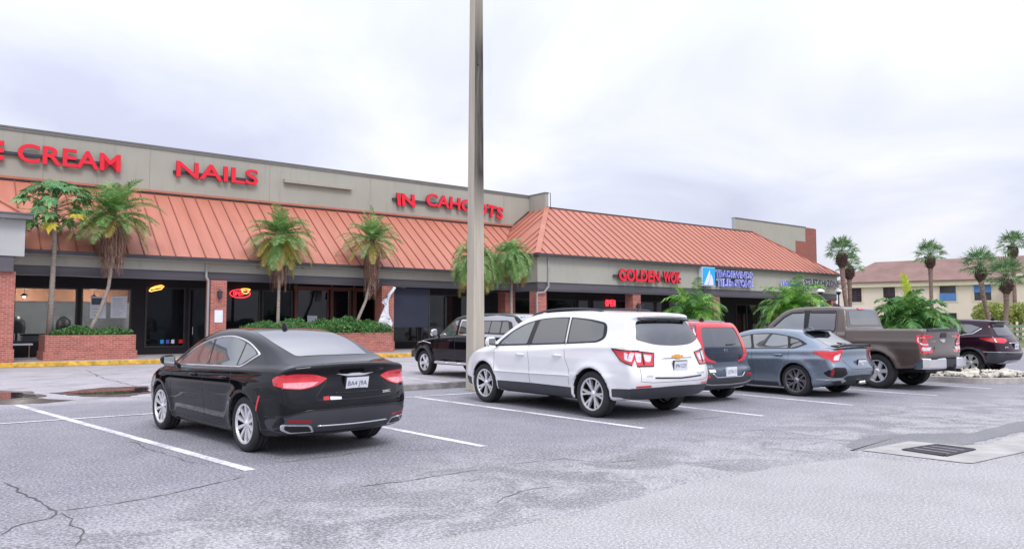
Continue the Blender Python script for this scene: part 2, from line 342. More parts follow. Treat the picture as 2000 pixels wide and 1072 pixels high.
# ------------------------------------------------------------------ object helpers
class MB:
    """collects shapes, becomes one mesh object"""
    def __init__(s, ox=0, oy=0, oz=0): s.v = []; s.f = []; s.mi = []; s.o = (ox, oy, oz)
    def add(s, vs, fs, mi=0):
        n = len(s.v); ox, oy, oz = s.o
        s.v += [(a[0] - ox, a[1] - oy, a[2] - oz) for a in vs]
        s.f += [tuple(i + n for i in f) for f in fs]; s.mi += [mi] * len(fs)
    def box(s, a, b, mi=0):
        x0, y0, z0 = a; x1, y1, z1 = b
        s.add([(x0, y0, z0), (x1, y0, z0), (x1, y1, z0), (x0, y1, z0), (x0, y0, z1), (x1, y0, z1), (x1, y1, z1), (x0, y1, z1)],
              [(0, 3, 2, 1), (4, 5, 6, 7), (0, 1, 5, 4), (1, 2, 6, 5), (2, 3, 7, 6), (3, 0, 4, 7)], mi)
    def poly(s, pts, mi=0): s.add(pts, [tuple(range(len(pts)))], mi)
    def slab(s, pts, d, mi=0):
        """polygon extruded by vector d"""
        n = len(pts); q = [(p[0] + d[0], p[1] + d[1], p[2] + d[2]) for p in pts]
        s.add(list(pts) + q, [tuple(range(n))[::-1], tuple(range(n, 2 * n))] + [(i, (i + 1) % n, (i + 1) % n + n, i + n) for i in range(n)], mi)
    def beam(s, p, q, w, h, mi=0):
        p = Vector(p); q = Vector(q); d = (q - p).normalized()
        up = Vector((0, 0, 1)) if abs(d.z) < .95 else Vector((0, 1, 0))
        a = d.cross(up).normalized(); b = a.cross(d).normalized()
        c = [a * (w / 2) + b * (h / 2), -a * (w / 2) + b * (h / 2), -a * (w / 2) - b * (h / 2), a * (w / 2) - b * (h / 2)]
        s.add([p + k for k in c] + [q + k for k in c], [(0, 1, 2, 3)[::-1], (4, 5, 6, 7), (0, 1, 5, 4), (1, 2, 6, 5), (2, 3, 7, 6), (3, 0, 4, 7)], mi)
    def tube(s, pts, r, n=8, mi=0, cap=True):
        pts = [Vector(p) for p in pts]; rs = r if hasattr(r, '__len__') else [r] * len(pts)
        vs, fs = [], []
        prev = None
        for i, p in enumerate(pts):
            d = (pts[min(i + 1, len(pts) - 1)] - pts[max(i - 1, 0)]).normalized()
            a = (prev - d * prev.dot(d)).normalized() if prev is not None and (prev - d * prev.dot(d)).length > 1e-4 else d.orthogonal().normalized()
            prev = a; b = d.cross(a)
            for k in range(n):
                t = 2 * math.pi * k / n; vs.append(p + (a * math.cos(t) + b * math.sin(t)) * rs[i])
        for i in range(len(pts) - 1):
            for k in range(n): fs.append((i * n + k, i * n + (k + 1) % n, (i + 1) * n + (k + 1) % n, (i + 1) * n + k))
        if cap: fs += [tuple(range(n))[::-1], tuple(range((len(pts) - 1) * n, len(pts) * n))]
        s.add(vs, fs, mi)
    def lathe(s, prof, n=32, mi=0, axis='z', c=(0, 0, 0), close=False):
        vs, fs = [], []; m = len(prof)
        for k in range(n):
            t = 2 * math.pi * k / n
            for r, h in prof:
                p = (r * math.cos(t), r * math.sin(t), h)
                if axis == 'y': p = (p[0], h, p[1])
                vs.append((p[0] + c[0], p[1] + c[1], p[2] + c[2]))
        for k in range(n):
            for i in range(m if close else m - 1):
                j = (i + 1) % m; a, b = k * m + i, k * m + j; c2, d = ((k + 1) % n) * m + j, ((k + 1) % n) * m + i
                fs.append((a, b, c2, d) if axis == 'y' else (a, d, c2, b))
        s.add(vs, fs, mi)
    def build(s, name, mats, parent=None, smooth=False, bevel=0, weld=False, props=None):
        me = bpy.data.meshes.new(name); me.from_pydata([tuple(v) for v in s.v], [], s.f)
        if not isinstance(mats, (list, tuple)): mats = [mats]
        for m in mats: me.materials.append(m)
        if len(mats) > 1: me.polygons.foreach_set('material_index', s.mi)
        if smooth: me.polygons.foreach_set('use_smooth', [True] * len(me.polygons))
        me.update()
        o = bpy.data.objects.new(name, me); col.objects.link(o)
        if parent: o.parent = parent
        if bevel:
            b = o.modifiers.new('bevel', 'BEVEL'); b.width = bevel; b.segments = 2; b.limit_method = 'ANGLE'; b.angle_limit = R(40)
        return o
def tag(o, label=None, cat=None, group=None, kind=None):
    if label: o['label'] = label
    if cat: o['category'] = cat
    if group: o['group'] = group
    if kind: o['kind'] = kind
    return o
def empty(name, loc, rz=0, label=None, cat=None, group=None):
    o = bpy.data.objects.new(name, None); col.objects.link(o); o.location = loc; o.rotation_euler = (0, 0, rz); o.empty_display_size = .3
    return tag(o, label, cat, group)
def at_st(o, s=0, t=0, z=0): o.location = st(s, t, z); o.rotation_euler = (0, 0, ANG); return o
def copy_tree(o, parent=None):
    c = o.copy(); col.objects.link(c)
    if parent: c.parent = parent
    for ch in [x for x in o.children]: copy_tree(ch, c)
    return c
def text_mesh(txt, w, h, depth, bold=0.0, spacing=1.0, shear=0.0):
    """letters standing in the XZ plane (front towards -Y), lower left corner at the origin"""
    cu = bpy.data.curves.new('txt', 'FONT'); cu.body = txt; cu.size = 1; cu.extrude = .5; cu.offset = bold; cu.space_character = spacing; cu.shear = shear
    cu.resolution_u = 4
    o = bpy.data.objects.new('txt', cu); col.objects.link(o)
    dg = bpy.context.evaluated_depsgraph_get(); me = o.evaluated_get(dg).to_mesh()
    vs = np.array([v.co[:] for v in me.vertices]); fs = [tuple(p.vertices) for p in me.polygons]; nz = [p.normal.z for p in me.polygons]
    o.evaluated_get(dg).to_mesh_clear(); bpy.data.objects.remove(o); bpy.data.curves.remove(cu)
    mn, mxx = vs.min(0), vs.max(0)
    sx = w / (mxx[0] - mn[0]); sz = h / (mxx[1] - mn[1])
    P = [((v[0] - mn[0]) * sx, -(v[2]) * depth, (v[1] - mn[1]) * sz) for v in vs]
    return P, fs, [0 if n > .5 else 1 for n in nz]
def text_obj(name, txt, w, h, depth, mats, parent, loc, bold=.02, spacing=1.0, shear=0, fn=None):
    P, F, mi = text_mesh(txt, w, h, depth, bold, spacing, shear)
    b = MB()
    if fn: P = [fn(p) for p in P]
    b.add([(p[0] + loc[0], p[1] + loc[1], p[2] + loc[2]) for p in P], F); b.mi = mi
    return b.build(name, mats, parent)

# ================================================================== GROUND
def sheet(name, pts, z, mat, kind='structure', label=None):
    b = MB(); b.poly([(p[0], p[1], 0) for p in pts]); o = b.build(name, mat); at_st(o, 0, 0, z); tag(o, label, kind=kind); return o
sheet('ground', [(-900, -900), (900, -900), (900, 900), (-900, 900)], 0, M['ground'])

def ribbon(b, pts, w, z=0.0, jit=0.0, rnd=random):
    """flat ribbon along a polyline with varying width"""
    P = [Vector((p[0], p[1], 0)) for p in pts]
    if jit:
        Q = [P[0]]
        for a, c in zip(P, P[1:]):
            n = max(2, int((c - a).length / .09)); d = (c - a).normalized(); nn = Vector((-d.y, d.x, 0))
            off = 0
            for i in range(1, n + 1):
                off = off * .6 + rnd.uniform(-jit, jit) * (0 if i == n else 1); Q.append(a.lerp(c, i / n) + nn * off)
        P = Q
    L, Rr = [], []
    for i, p in enumerate(P):
        d = (P[min(i + 1, len(P) - 1)] - P[max(i - 1, 0)]).normalized(); n = Vector((-d.y, d.x, 0))
        ww = w * (rnd.uniform(.35, 1.2) if jit else 1) * (.15 if jit and i in (0, len(P) - 1) else 1) / 2
        L.append(p + n * ww); Rr.append(p - n * ww)
    vs = [(q.x, q.y, z) for q in L + Rr]; n = len(P)
    b.add(vs, [(i, n + i, n + i + 1, i + 1) for i in range(n - 1)])
def line_obj(name, lines, w, z, mat, jit=0):
    b = MB()
    for l in lines: ribbon(b, l, w, 0, jit)
    o = b.build(name, mat); at_st(o, 0, 0, z); tag(o, kind='structure'); return o
STR = [((1.55, 17.3), (2.85, 8.2)), ((5.35, 14.06), (5.70, 7.95)), ((8.3, 14.06), (8.53, 7.85)), ((11.35, 14.06), (11.22, 7.66)),
       ((14.35, 14.06), (14.0, 7.6)), ((17.1, 14.06), (17.25, 7.5)), ((19.95, 14.06), (20.1, 7.5)), ((25.0, 14.06), (25.0, 7.4))]
line_obj('parking_line', STR, .12, .004, M['white_line'])
line_obj('row_line', [((-12, 14.3), (3.2, 14.22), (9.9, 13.98), (20, 14.0))], .10, .008, M['white_line'])
line_obj('far_parking_line', [((5.2, 14.9), (5.2, 19.6)), ((8.0, 14.9), (8.0, 19.6)), ((10.95, 14.9), (10.95, 19.6)), ((13.85, 14.9), (13.85, 19.6)), ((-.5, 14.9), (-.5, 19.6))], .10, .004, M['white_line'])
def unmap(px, py):      # photo pixel -> point on the real ground, used to survey crack and patch outlines
    u = (px - 1000) / 1500; v = (536 - py) / 1500; th = math.atan(93 / 1500)
    r = (u, math.cos(th) - v * math.sin(th), math.sin(th) + v * math.cos(th)); k = -1.56 / r[2]
    x, y = r[0] * k, r[1] * k; return (x * US.x + y * US.y, x * UT.x + y * UT.y)
U_ = lambda *a: [unmap(*p) for p in a]
random.seed(3)
line_obj('pavement_crack', [U_((8, 940), (50, 962), (80, 985), (112, 997), (95, 1012), (45, 1022), (0, 1045))], .020, .004, M['crack'], .03)
line_obj('pavement_seam', [U_((118, 998), (220, 985), (330, 965), (480, 930)), U_((700, 950), (820, 935), (935, 917)), U_((1345, 640 + 180), (1420, 812)),
                           U_((1765, 812), (1830, 815), (1880, 823))], .018, .004, M['crack'], .015)
line_obj('hairline_crack', [U_((520, 905), (640, 892), (720, 880), (860, 878)), U_((250, 862), (300, 880), (380, 905)), U_((1420, 845), (1500, 838), (1600, 852), (1680, 842)), U_((1560, 870), (1610, 862), (1660, 868)),
                           U_((960, 985), (1010, 960), (1090, 948)), U_((120, 1000), (160, 1040), (150, 1070)), U_((1000, 905), (1100, 895), (1180, 905), (1260, 897))], .012, .004, M['crack'], .03)
line_obj('far_seam', [U_((0, 745), (130, 738), (300, 724)), U_((0, 762), (120, 752), (290, 742)), U_((170, 722), (200, 738), (290, 760))], .03, .004, M['crack'], .03)
def blob(pts, rnd, amp=.06, n=6):
    Q = []
    for i, p in enumerate(pts):
        q = pts[(i + 1) % len(pts)]
        for k in range(n):
            f = k / n; Q.append((p[0] + (q[0] - p[0]) * f + (rnd.uniform(-amp, amp) if k else 0), p[1] + (q[1] - p[1]) * f + (rnd.uniform(-amp, amp) if k else 0)))
    return Q
rr = random.Random(5)
sheet('asphalt_patch', blob(U_((1655, 868), (1700, 850), (1800, 846), (1900, 846), (2000, 822), (2150, 800), (2150, 830), (2000, 842), (1925, 860), (1880, 872), (1700, 878), (1665, 880)), rr, .05), .004, M['patch'])
sheet('water', blob(U_((-60, 768), (40, 767), (75, 775), (20, 779), (-60, 778)), rr, .06), .012, M['puddle'])
sheet('water', blob(U_((125, 766), (205, 761), (285, 757), (292, 765), (230, 770), (160, 771)), rr, .07), .012, M['puddle'])
sheet('damp_stain', blob(U_((-60, 781), (60, 778), (150, 781), (90, 787), (0, 790), (-60, 790)), rr, .08), .004, simple('damp_asphalt', (.07, .055, .055), .35, var=.5, nscale=5))
sheet('damp_stain', blob(U_((95, 768), (200, 757), (290, 754), (292, 768), (240, 775), (160, 774)), rr, .08), .008, simple('damp_rim', (.09, .06, .06), .4, var=.6, nscale=6))
sheet('damp_stain', blob(U_((-60, 762), (60, 764), (90, 774), (40, 781), (-60, 782)), rr, .08), .008, simple('damp_rim_left', (.09, .06, .06), .4, var=.6, nscale=6))
edge_ = U_((560, 1100), (1100, 1012), (1345, 943), (1560, 905), (1690, 893), (1880, 912), (2010, 890), (2200, 868))
ov = []
for p_, q_ in zip(edge_, edge_[1:]):
    for k in range(8): f = k / 8; ov.append((p_[0] + (q_[0] - p_[0]) * f + rr.uniform(-.03, .03), p_[1] + (q_[1] - p_[1]) * f + rr.uniform(-.03, .03)))
sheet('aisle_overlay', ov + [(30, 1.5), (30, -30), (-20, -30), (-3, 1.0)], .004, M['overlay'])
# drain
sheet('drain_apron', U_((1683, 880), (1775, 862), (1880, 871), (1930, 868), (1962, 856), (2020, 842), (2120, 838), (2120, 862), (2000, 883), (1900, 905), (1880, 904)), .008, M['apron'])
dg_ = empty('storm_drain', st(9.9, 4.32, .008), ANG, 'rectangular iron storm drain grate set in pale concrete apron', 'drain grate')
q = U_((1765, 880), (1830, 870), (1902, 879), (1845, 892)); c0 = (9.9, 4.32)
qb = [(p[0] - c0[0], p[1] - c0[1]) for p in q]
b = MB(); b.poly([(x * 1.0, y * 1.0, .002) for x, y in qb]); b.build('pit', M['crack'], dg_)
b = MB()
A_, B_, C_, D_ = [Vector((x, y, .006)) for x, y in qb]
for p_, q_ in ((A_, B_), (B_, C_), (C_, D_), (D_, A_)): b.beam(p_, q_, .05, .016)
b.build('frame', M['iron'], dg_)
b = MB()
for i in range(1, 4): b.beam(A_.lerp(B_, i / 4), D_.lerp(C_, i / 4), .035, .014, 1)
for i in range(1, 22): b.beam(A_.lerp(D_, i / 22), B_.lerp(C_, i / 22), .018, .011, 0)
b.build('bars', [M['iron'], simple('worn_steel_bar', (.30, .29, .30), .5, metal=.5)], dg_)
# sidewalk and kerbs
def kt(s): return 31.55 - (s - 2) * .075 if s < 17 else 30.42
b = MB(); pts = [(-14, kt(-14) + .16), (17, kt(17) + .16), (66, 30.58), (66, 37.5), (-14, 37.5)]
b.slab([(p[0], p[1], .0) for p in pts], (0, 0, .158)); o = b.build('sidewalk', M['concrete']); at_st(o); tag(o, kind='structure')
b = MB(); b.slab([(-14, kt(-14), 0), (17, kt(17), 0), (17, kt(17) + .16, 0), (-14, kt(-14) + .16, 0)], (0, 0, .165)); b.slab([(17, 30.42, 0), (66, 30.42, 0), (66, 30.58, 0), (17, 30.58, 0)], (0, 0, .165))
o = b.build('kerb', M['yellow'], bevel=.02); at_st(o); tag(o, kind='structure')
for s0, s1, tt, lb in ((8.75, 10.75, 15.5, 'weathered concrete wheel stop behind the white car next to the light pole'),):
    b = MB(s0, tt); prof = [(-.08, 0), (.08, 0), (.055, .13), (-.055, .13)]
    b.slab([(s0, tt + p[0], p[1]) for p in prof], (s1 - s0, 0, 0)); o = b.build('wheel_stop', M['kerb'], bevel=.012); at_st(o, s0, tt); tag(o, lb, 'wheel stop')

# ================================================================== SHOPPING CENTRE
bld = empty('shopping_centre', (0, 0, 0), 0, 'long single storey shopping centre with coral red metal mansard roof and tan stucco parapet', 'shopping centre')
at_st(bld, 20, 33.5)
def BB(): return MB(20, 33.5, 0)
def zl(t): return 4.28 + .755 * (t - 33.6)
# metal roofs: deck + standing seams in one mesh each
def roof_panel(name, poly, up, along, sp=.6, th=.05):
    """poly in 3D, seams run in direction up (3D vector), spaced along the eave direction"""
    b = BB(); b.slab(poly, (0, 0, -th))
    n = Vector(up).cross(Vector(along)).normalized()
    if n.z < 0: n = -n
    u = Vector(up).normalized(); a = Vector(along).normalized(); o = Vector(poly[0])
    P = [((Vector(p) - o).dot(a), (Vector(p) - o).dot(u)) for p in poly]   # a and u are perpendicular here
    k = math.ceil(min(p[0] for p in P) / sp); kmax = max(p[0] for p in P) / sp
    while k <= kmax:
        x = k * sp; ys = []
        for i in range(len(P)):
            (x0, y0), (x1, y1) = P[i], P[(i + 1) % len(P)]
            if (x0 - x) * (x1 - x) < 0: ys.append(y0 + (y1 - y0) * (x - x0) / (x1 - x0))
        if len(ys) >= 2 and max(ys) - min(ys) > .1:
            p0 = o + a * x + u * (min(ys) + .02); p1 = o + a * x + u * (max(ys) - .02)
            w = a * .019; h = n * .042
            b.add([p0 - w, p0 + w, p1 + w, p1 - w, p0 - w + h, p0 + w + h, p1 + w + h, p1 - w + h], [(4, 5, 6, 7), (0, 1, 5, 4), (1, 2, 6, 5), (2, 3, 7, 6), (3, 0, 4, 7)], 1)
        k += 1
    return b.build(name, [M['roof'], M['roof_rib']], bld)
tl = (0, 1, .755)
roof_panel('roof', [(-3, 33.6, zl(33.6)), (26.2, 33.6, zl(33.6)), (26.2, 34.88, zl(34.88)), (29.15, 37.8, zl(37.8)), (-3, 37.8, zl(37.8))], tl, (1, 0, 0))
kz = .745
roof_panel('roof', [(26.2, 34.85, 5.25), (26.2, 31.6, 5.25), (30.75, 36.2, 8.64), (30.6, 37.8, 8.53), (29.2, 37.8, 7.48)], (1, 0, kz), (0, 1, 0))
roof_panel('roof', [(26.2, 31.6, 5.25), (56.7, 31.6, 5.25), (52.1, 36.2, 8.65), (30.75, 36.2, 8.65)], (0, 1, .74), (1, 0, 0))
roof_panel('roof', [(56.7, 31.6, 5.25), (56.7, 41, 5.25), (52.1, 36.4, 8.65), (52.1, 36.2, 8.65)], (-1, 0, kz), (0, 1, 0))
roof_panel('roof', [(-16, 31.6, 5.25), (2.98, 31.6, 5.25), (-1.6, 36.2, 8.65), (-16, 36.2, 8.65)], (0, 1, .74), (1, 0, 0))
roof_panel('roof', [(2.98, 31.6, 5.25), (2.98, 34.9, 5.25), (-1.6, 37.8, 8.65), (-1.6, 36.2, 8.65)], (-1, 0, kz), (0, 1, 0))
for p, q, w in (((26.2, 31.6, 5.27), (30.75, 36.2, 8.67), .30), ((56.7, 31.6, 5.27), (52.1, 36.2, 8.67), .16), ((2.98, 31.6, 5.27), (-1.6, 36.2, 8.67), .16)):
    b = BB(); b.beam(p, q, w, .05); b.build('hip_cap', M['roof'], bld)
b = BB()
b.beam((30.75, 36.22, 8.69), (52.1, 36.22, 8.69), .12, .07); b.beam((-3, 37.76, zl(37.8) + .03), (29.15, 37.76, zl(37.8) + .03), .1, .06)
b.beam((29.15, 37.76, zl(37.8) + .03), (30.55, 37.74, 8.56), .1, .06)
b.beam((52.1, 36.22, 8.67), (56.7, 31.62, 5.28), .05, .09)
b.build('ridge_flashing', M['trim_dark'], bld)
b = BB(); b.box((-3, 37.69, zl(37.8) + .06), (29.3, 37.79, zl(37.8) + .16)); b.build('flashing_strip', M['roof'], bld)
b = BB(); b.box((-3, 33.45, 4.13), (26.19, 33.6, 4.27)); b.build('gutter', M['trim_dark'], bld)
b = BB(); b.box((26.05, 31.42, 5.10), (56.85, 31.6, 5.25)); b.box((26.05, 31.6, 5.10), (26.2, 34.9, 5.25)); b.build('gutter', M['trim_dark'], bld)
b = BB(); b.box((-16, 31.38, 5.14), (3.08, 31.6, 5.31)); b.box((-16, 31.34, 5.31), (3.12, 31.6, 5.35)); b.build('gutter', M['grey_trim'], bld)
# parapet
b = BB()
b.add([(-16, 37.8, 6), (30.62, 37.8, 6), (30.62, 37.8, 9.56), (-16, 37.8, 9.72), (-16, 38.05, 6), (30.87, 38.05, 6), (30.87, 38.05, 9.56), (-16, 38.05, 9.72)],
      [(0, 1, 2, 3), (3, 2, 6, 7), (4, 7, 6, 5), (0, 3, 7, 4)])
b.build('parapet', M['stucco'], bld)
b = BB(); b.box((30.62, 36.2, 7.5), (30.87, 38.05, 9.56)); b.build('parapet', M['stucco'], bld)
b = BB(); b.beam((-16, 37.93, 9.75), (30.6, 37.93, 9.585), .34, .07); b.beam((30.75, 36.15, 9.59), (30.75, 38.05, 9.59), .33, .06)
b.beam((-16, 37.76, 9.63), (30.6, 37.76, 9.47), .03, .03); b.build('parapet_cap', M['grey_trim'], bld)
b = BB(); b.beam((30.98, 36.12, 8.6), (30.98, 36.12, 9.6), .03, .03); b.build('parapet_edge', M['trim_dark'], bld)
for s_ in (-2.5, 4.0, 8.2, 13.8, 19.4, 28.6):
    b = BB(); b.box((s_, 37.79, 7.6), (s_ + .012, 37.797, 9.5)); b.build('control_joint', M['stucco_dark'] if False else simple('joint_sealant', (.30, .29, .25), .9), bld)
# raised wall at the far end
b = BB(); b.box((52.4, 38, 4), (61.0, 38.3, 10.0)); b.box((61.0, 38, 8.72), (62.6, 38.3, 10.0)); b.build('raised_wall', M['stucco'], bld)
b = BB(); b.box((52.35, 37.95, 10.0), (62.6, 38.35, 10.07)); b.build('raised_wall_cap', M['grey_trim'], bld)
b = BB(); b.box((52.3, 38.0, 7), (52.39, 38.3, 10.0)); b.build('raised_wall_edge', M['stucco_white'], bld)
b = BB(); b.box((61.0, 37.97, 0), (64.0, 38.33, 8.72)); b.box((62.6, 37.97, 8.72), (64.0, 38.33, 10.0)); b.box((64.0, 37.97, 0), (64.3, 44, 9.98)); b.build('brick_tower', M['brick_tower'], bld)
# fascias, beams, soffits, rear mass
b = BB(); b.box((-3, 33.9, 3.70), (26.2, 34.1, 4.13)); b.box((-3, 33.60, 4.08), (26.2, 33.9, 4.13)); b.build('fascia', M['stucco'], bld)
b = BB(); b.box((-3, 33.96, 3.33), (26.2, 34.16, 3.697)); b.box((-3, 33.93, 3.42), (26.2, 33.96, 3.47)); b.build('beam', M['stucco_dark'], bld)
b = BB(); b.box((26.3, 31.75, 3.72), (56.6, 31.95, 5.10)); b.box((26.3, 31.953, 3.72), (26.5, 34.9, 5.10)); b.box((26.3, 31.6, 5.05), (56.6, 31.75, 5.1)); b.build('fascia', M['stucco'], bld)
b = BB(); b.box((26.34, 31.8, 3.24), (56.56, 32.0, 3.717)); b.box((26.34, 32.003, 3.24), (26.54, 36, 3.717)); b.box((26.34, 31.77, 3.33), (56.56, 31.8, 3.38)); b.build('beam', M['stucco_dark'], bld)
b = BB(); b.box((-16, 31.7, 3.86), (2.9, 31.9, 5.14)); b.box((2.7, 31.9, 3.86), (2.9, 33.9, 5.14)); b.build('fascia', M['stucco_white'], bld)
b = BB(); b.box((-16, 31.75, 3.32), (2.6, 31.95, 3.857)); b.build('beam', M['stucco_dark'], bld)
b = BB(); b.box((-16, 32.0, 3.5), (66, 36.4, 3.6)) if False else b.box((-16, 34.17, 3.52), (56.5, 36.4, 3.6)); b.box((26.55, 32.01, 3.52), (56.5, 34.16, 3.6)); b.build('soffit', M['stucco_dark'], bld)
b = BB(); b.box((-16, 42.2, 0), (62, 42.4, 8.4)); b.box((56.3, 36.3, 0), (56.5, 42.2, 5.0)); b.box((-16, 38.06, 7.3), (52.3, 42.2, 7.4)); b.build('rear_wall', M['stucco'], bld)
b = BB(); b.box((-16, 36.25, 0.158), (56.5, 36.3, 0.159)) if False else None
# storefront wall with real openings
OPEN = [(3.0, 5.25, .75, 2.98), (5.38, 7.30, .75, 3.0), (7.86, 9.52, .45, 3.1), (9.66, 10.42, .2, 3.1), (10.75, 12.9, .45, 3.1),
        (13.0, 14.5, .45, 3.1), (14.72, 16.38, .9, 3.2), (16.58, 17.62, .9, 3.2), (17.86, 19.0, .9, 3.2),
        (19.3, 21.6, .5, 3.1), (21.8, 25.6, .5, 3.1),
        (27.6, 30.6, .7, 3.0), (30.8, 33.2, .7, 3.0), (33.4, 34.4, .2, 3.0), (34.7, 38.2, .7, 3.0), (38.6, 41.5, .6, 3.0), (42.1, 46.0, .6, 3.0),
        (46.3, 48.3, .6, 2.9), (49.9, 52.7, .16, 2.95), (53.0, 56.0, .6, 2.9)]
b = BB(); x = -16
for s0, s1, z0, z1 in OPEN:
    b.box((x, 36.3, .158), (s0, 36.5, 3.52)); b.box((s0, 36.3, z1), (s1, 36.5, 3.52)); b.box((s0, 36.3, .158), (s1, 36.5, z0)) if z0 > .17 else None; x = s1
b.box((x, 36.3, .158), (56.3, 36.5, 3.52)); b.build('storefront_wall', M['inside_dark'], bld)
for i, (s0, s1, z0, z1) in enumerate(OPEN):
    door = (s1 - s0) < 1.1 and z0 < .3
    wood = 14.5 < s0 < 18
    fm = M['frame_wood'] if wood else M['frame_dark']
    b = BB(); w = .07
    for a_, c_ in (((s0, z0), (s0 + w, z1)), ((s1 - w, z0), (s1, z1)), ((s0 + w, z1 - w), (s1 - w, z1)), ((s0 + w, z0), (s1 - w, z0 + w))):
        b.box((a_[0], 36.27, a_[1]), (c_[0], 36.36, c_[1]))
    f = b.build('door' if door else 'window', fm, bld)
    b = BB(); b.box((s0 + w, 36.31, z0 + w), (s1 - w, 36.32, z1 - w))
    clear = i in (0, 1, 2, 3, 5, 11, 12)
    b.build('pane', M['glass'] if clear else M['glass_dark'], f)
    if door:
        b = BB(); b.tube([(s0 + .18, 36.22, 1.0), (s0 + .18, 36.22, 1.35)], .012); b.build('handle', M['chrome'], f)
    if i == 18:
        b = BB(); b.box((51.2, 36.26, .2), (51.3, 36.37, 2.88)); b.build('mullion', fm, f)
# wood posts standing at the arcade edge of the middle bay
for s_ in (14.62, 16.5, 17.74, 19.15):
    b = BB(); b.box((s_ - .05, 36.15, .158), (s_ + .05, 36.25, 3.5)); b.build('wood_post', M['frame_wood'], bld)
b = BB(); b.box((14.5, 36.12, 3.2), (19.3, 36.25, 3.32)); b.build('wood_header', M['frame_wood'], bld)
# shop interiors
def room(s0, s1, wallm, depth=3.6, ceil=3.3):
    b = BB(); b.box((s0, 36.5 + depth, 0.158), (s1, 36.6 + depth, ceil)); b.box((s0 - .05, 36.51, .158), (s0, 36.5 + depth, ceil)); b.box((s1, 36.51, .158), (s1 + .05, 36.5 + depth, ceil))
    b.box((s0, 36.51, ceil + .003), (s1, 36.5 + depth, ceil + .05)); b.build('interior_wall', wallm, bld)
    b = BB(); b.box((s0, 36.51, .10), (s1, 36.5 + depth, .155)); b.build('interior_floor', M['concrete'], bld)
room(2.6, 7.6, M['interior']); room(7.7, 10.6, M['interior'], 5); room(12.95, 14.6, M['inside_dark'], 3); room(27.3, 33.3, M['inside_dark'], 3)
b = BB(); b.box((2.65, 38.2, 2.45), (7.55, 38.35, 3.28)); b.build('ceiling_band', M['interior_orange'], bld)
for (s_, z_) in ((3.45, 2.62), (6.0, 2.62)):
    t = empty('pendant_lamp', (0, 0, 0), 0, 'lit pendant lamp behind the left part of the front window' if s_ < 5 else 'lit pendant lamp in the window to the right of the mullion', 'pendant lamp', 'pendant lamps behind the shop window')
    at_st(t, s_, 37.2, 0)
    b = MB(); b.lathe([(.0, z_ - .06), (.045, z_ - .045), (.06, z_), (.045, z_ + .045), (0, z_ + .06)], 12); b.build('bulb', M['lamp_warm'], t, True)
    b = MB(); b.lathe([(.16, z_ + .0), (.07, z_ + .10), (.012, z_ + .13), (.006, 3.3)], 16); b.build('lamp_shade', M['frame_dark'], t, True)
    ld = bpy.data.lights.new('pendant_light', 'POINT'); ld.energy = 130; ld.color = (1, .85, .7); ld.shadow_soft_size = .08
    lo = bpy.data.objects.new('pendant_light', ld); col.objects.link(lo); lo.parent = t; lo.location = (0, 0, z_ - .2)
# furniture seen through the window
def shopthing(name, s, t, label, cat, fn, group=None):
    e = empty(name, (0, 0, 0), 0, label, cat, group); at_st(e, s, t, .158); fn(e); return e
def f_chair(e):
    b = MB(); b.lathe([(.28, .95), (.30, 1.2), (.26, 1.45), (.12, 1.62), (0, 1.66)], 16); b.build('backrest', M['black_plastic'], e, True)
    b = MB(); b.lathe([(0, .45), (.3, .45), (.32, .55), (.28, .62), (0, .62)], 16); b.build('seat', M['black_plastic'], e, True)
    b = MB(); b.tube([(0, 0, 0), (0, 0, .46)], .04); b.build('pedestal', M['chrome'], e)
    b = MB(); b.box((-.04, .2, .6), (.04, .28, 1.0)); b.build('back_bracket', M['black_plastic'], e)
shopthing('salon_chair', 3.25, 37.2, 'dark round-backed chair just inside the window by the left brick pillar', 'chair', f_chair)
shopthing('salon_chair', 5.0, 38.0, 'dark round-backed chair inside the window left of the mullion', 'chair', f_chair)
shopthing('salon_chair', 8.3, 37.3, 'dark round-backed chair behind the door glass above the stickers', 'chair', f_chair)
def f_counter(e):
    b = MB(); b.box((-1.0, -.25, .85), (1.0, .25, .92)); b.build('worktop', M['black_plastic'], e)
    b = MB(); b.box((-.95, -.2, 0), (.95, .2, .847)); b.build('cabinet', M['interior'], e)
shopthing('counter', 4.4, 37.6, 'grey counter with dark top inside the leftmost shop window', 'counter', f_counter)
def f_bench(e):
    b = MB(); b.box((-.6, -.2, .50), (.6, .2, .56)); b.build('tabletop', M['paper'], e)
    for sx in (-.5, .5): b = MB(); b.box((sx - .02, -.02, 0), (sx + .02, .02, .497)); b.build('leg', M['chrome'], e)
shopthing('side_table', 3.05, 35.7, 'white side table on the walkway between pillar and planter', 'table', f_bench)
def f_shelf(n, w, h, cols, seed):
    def f(e):
        r3 = random.Random(seed); b = MB(); b.box((-w / 2, .12, 0), (w / 2, .16, h))
        for k in range(n + 1): b.box((-w / 2, -.15, .3 + k * (h - .35) / n), (w / 2, .117, .33 + k * (h - .35) / n))
        b.build('rack', M['grey_plastic'], e)
        for k in range(n):
            x = -w / 2 + .04
            while x < w / 2 - .15:
                bw = r3.uniform(.08, .22); bh = r3.uniform(.12, (h - .35) / n * .85)
                if r3.random() < .8: b = MB(); b.box((x, -.12, .333 + k * (h - .35) / n), (x + bw, .05, .333 + k * (h - .35) / n + bh)); b.build('box', M[r3.choice(cols)], e)
                x += bw + r3.uniform(.02, .1)
    return f
shopthing('display_shelf', 11.9, 37.4, 'display shelf of small boxes behind the window with the red oval neon', 'shelf', f_shelf(3, 1.6, 1.7, ('interior', 'grey_plastic', 'paper', 'frame_wood'), 1))
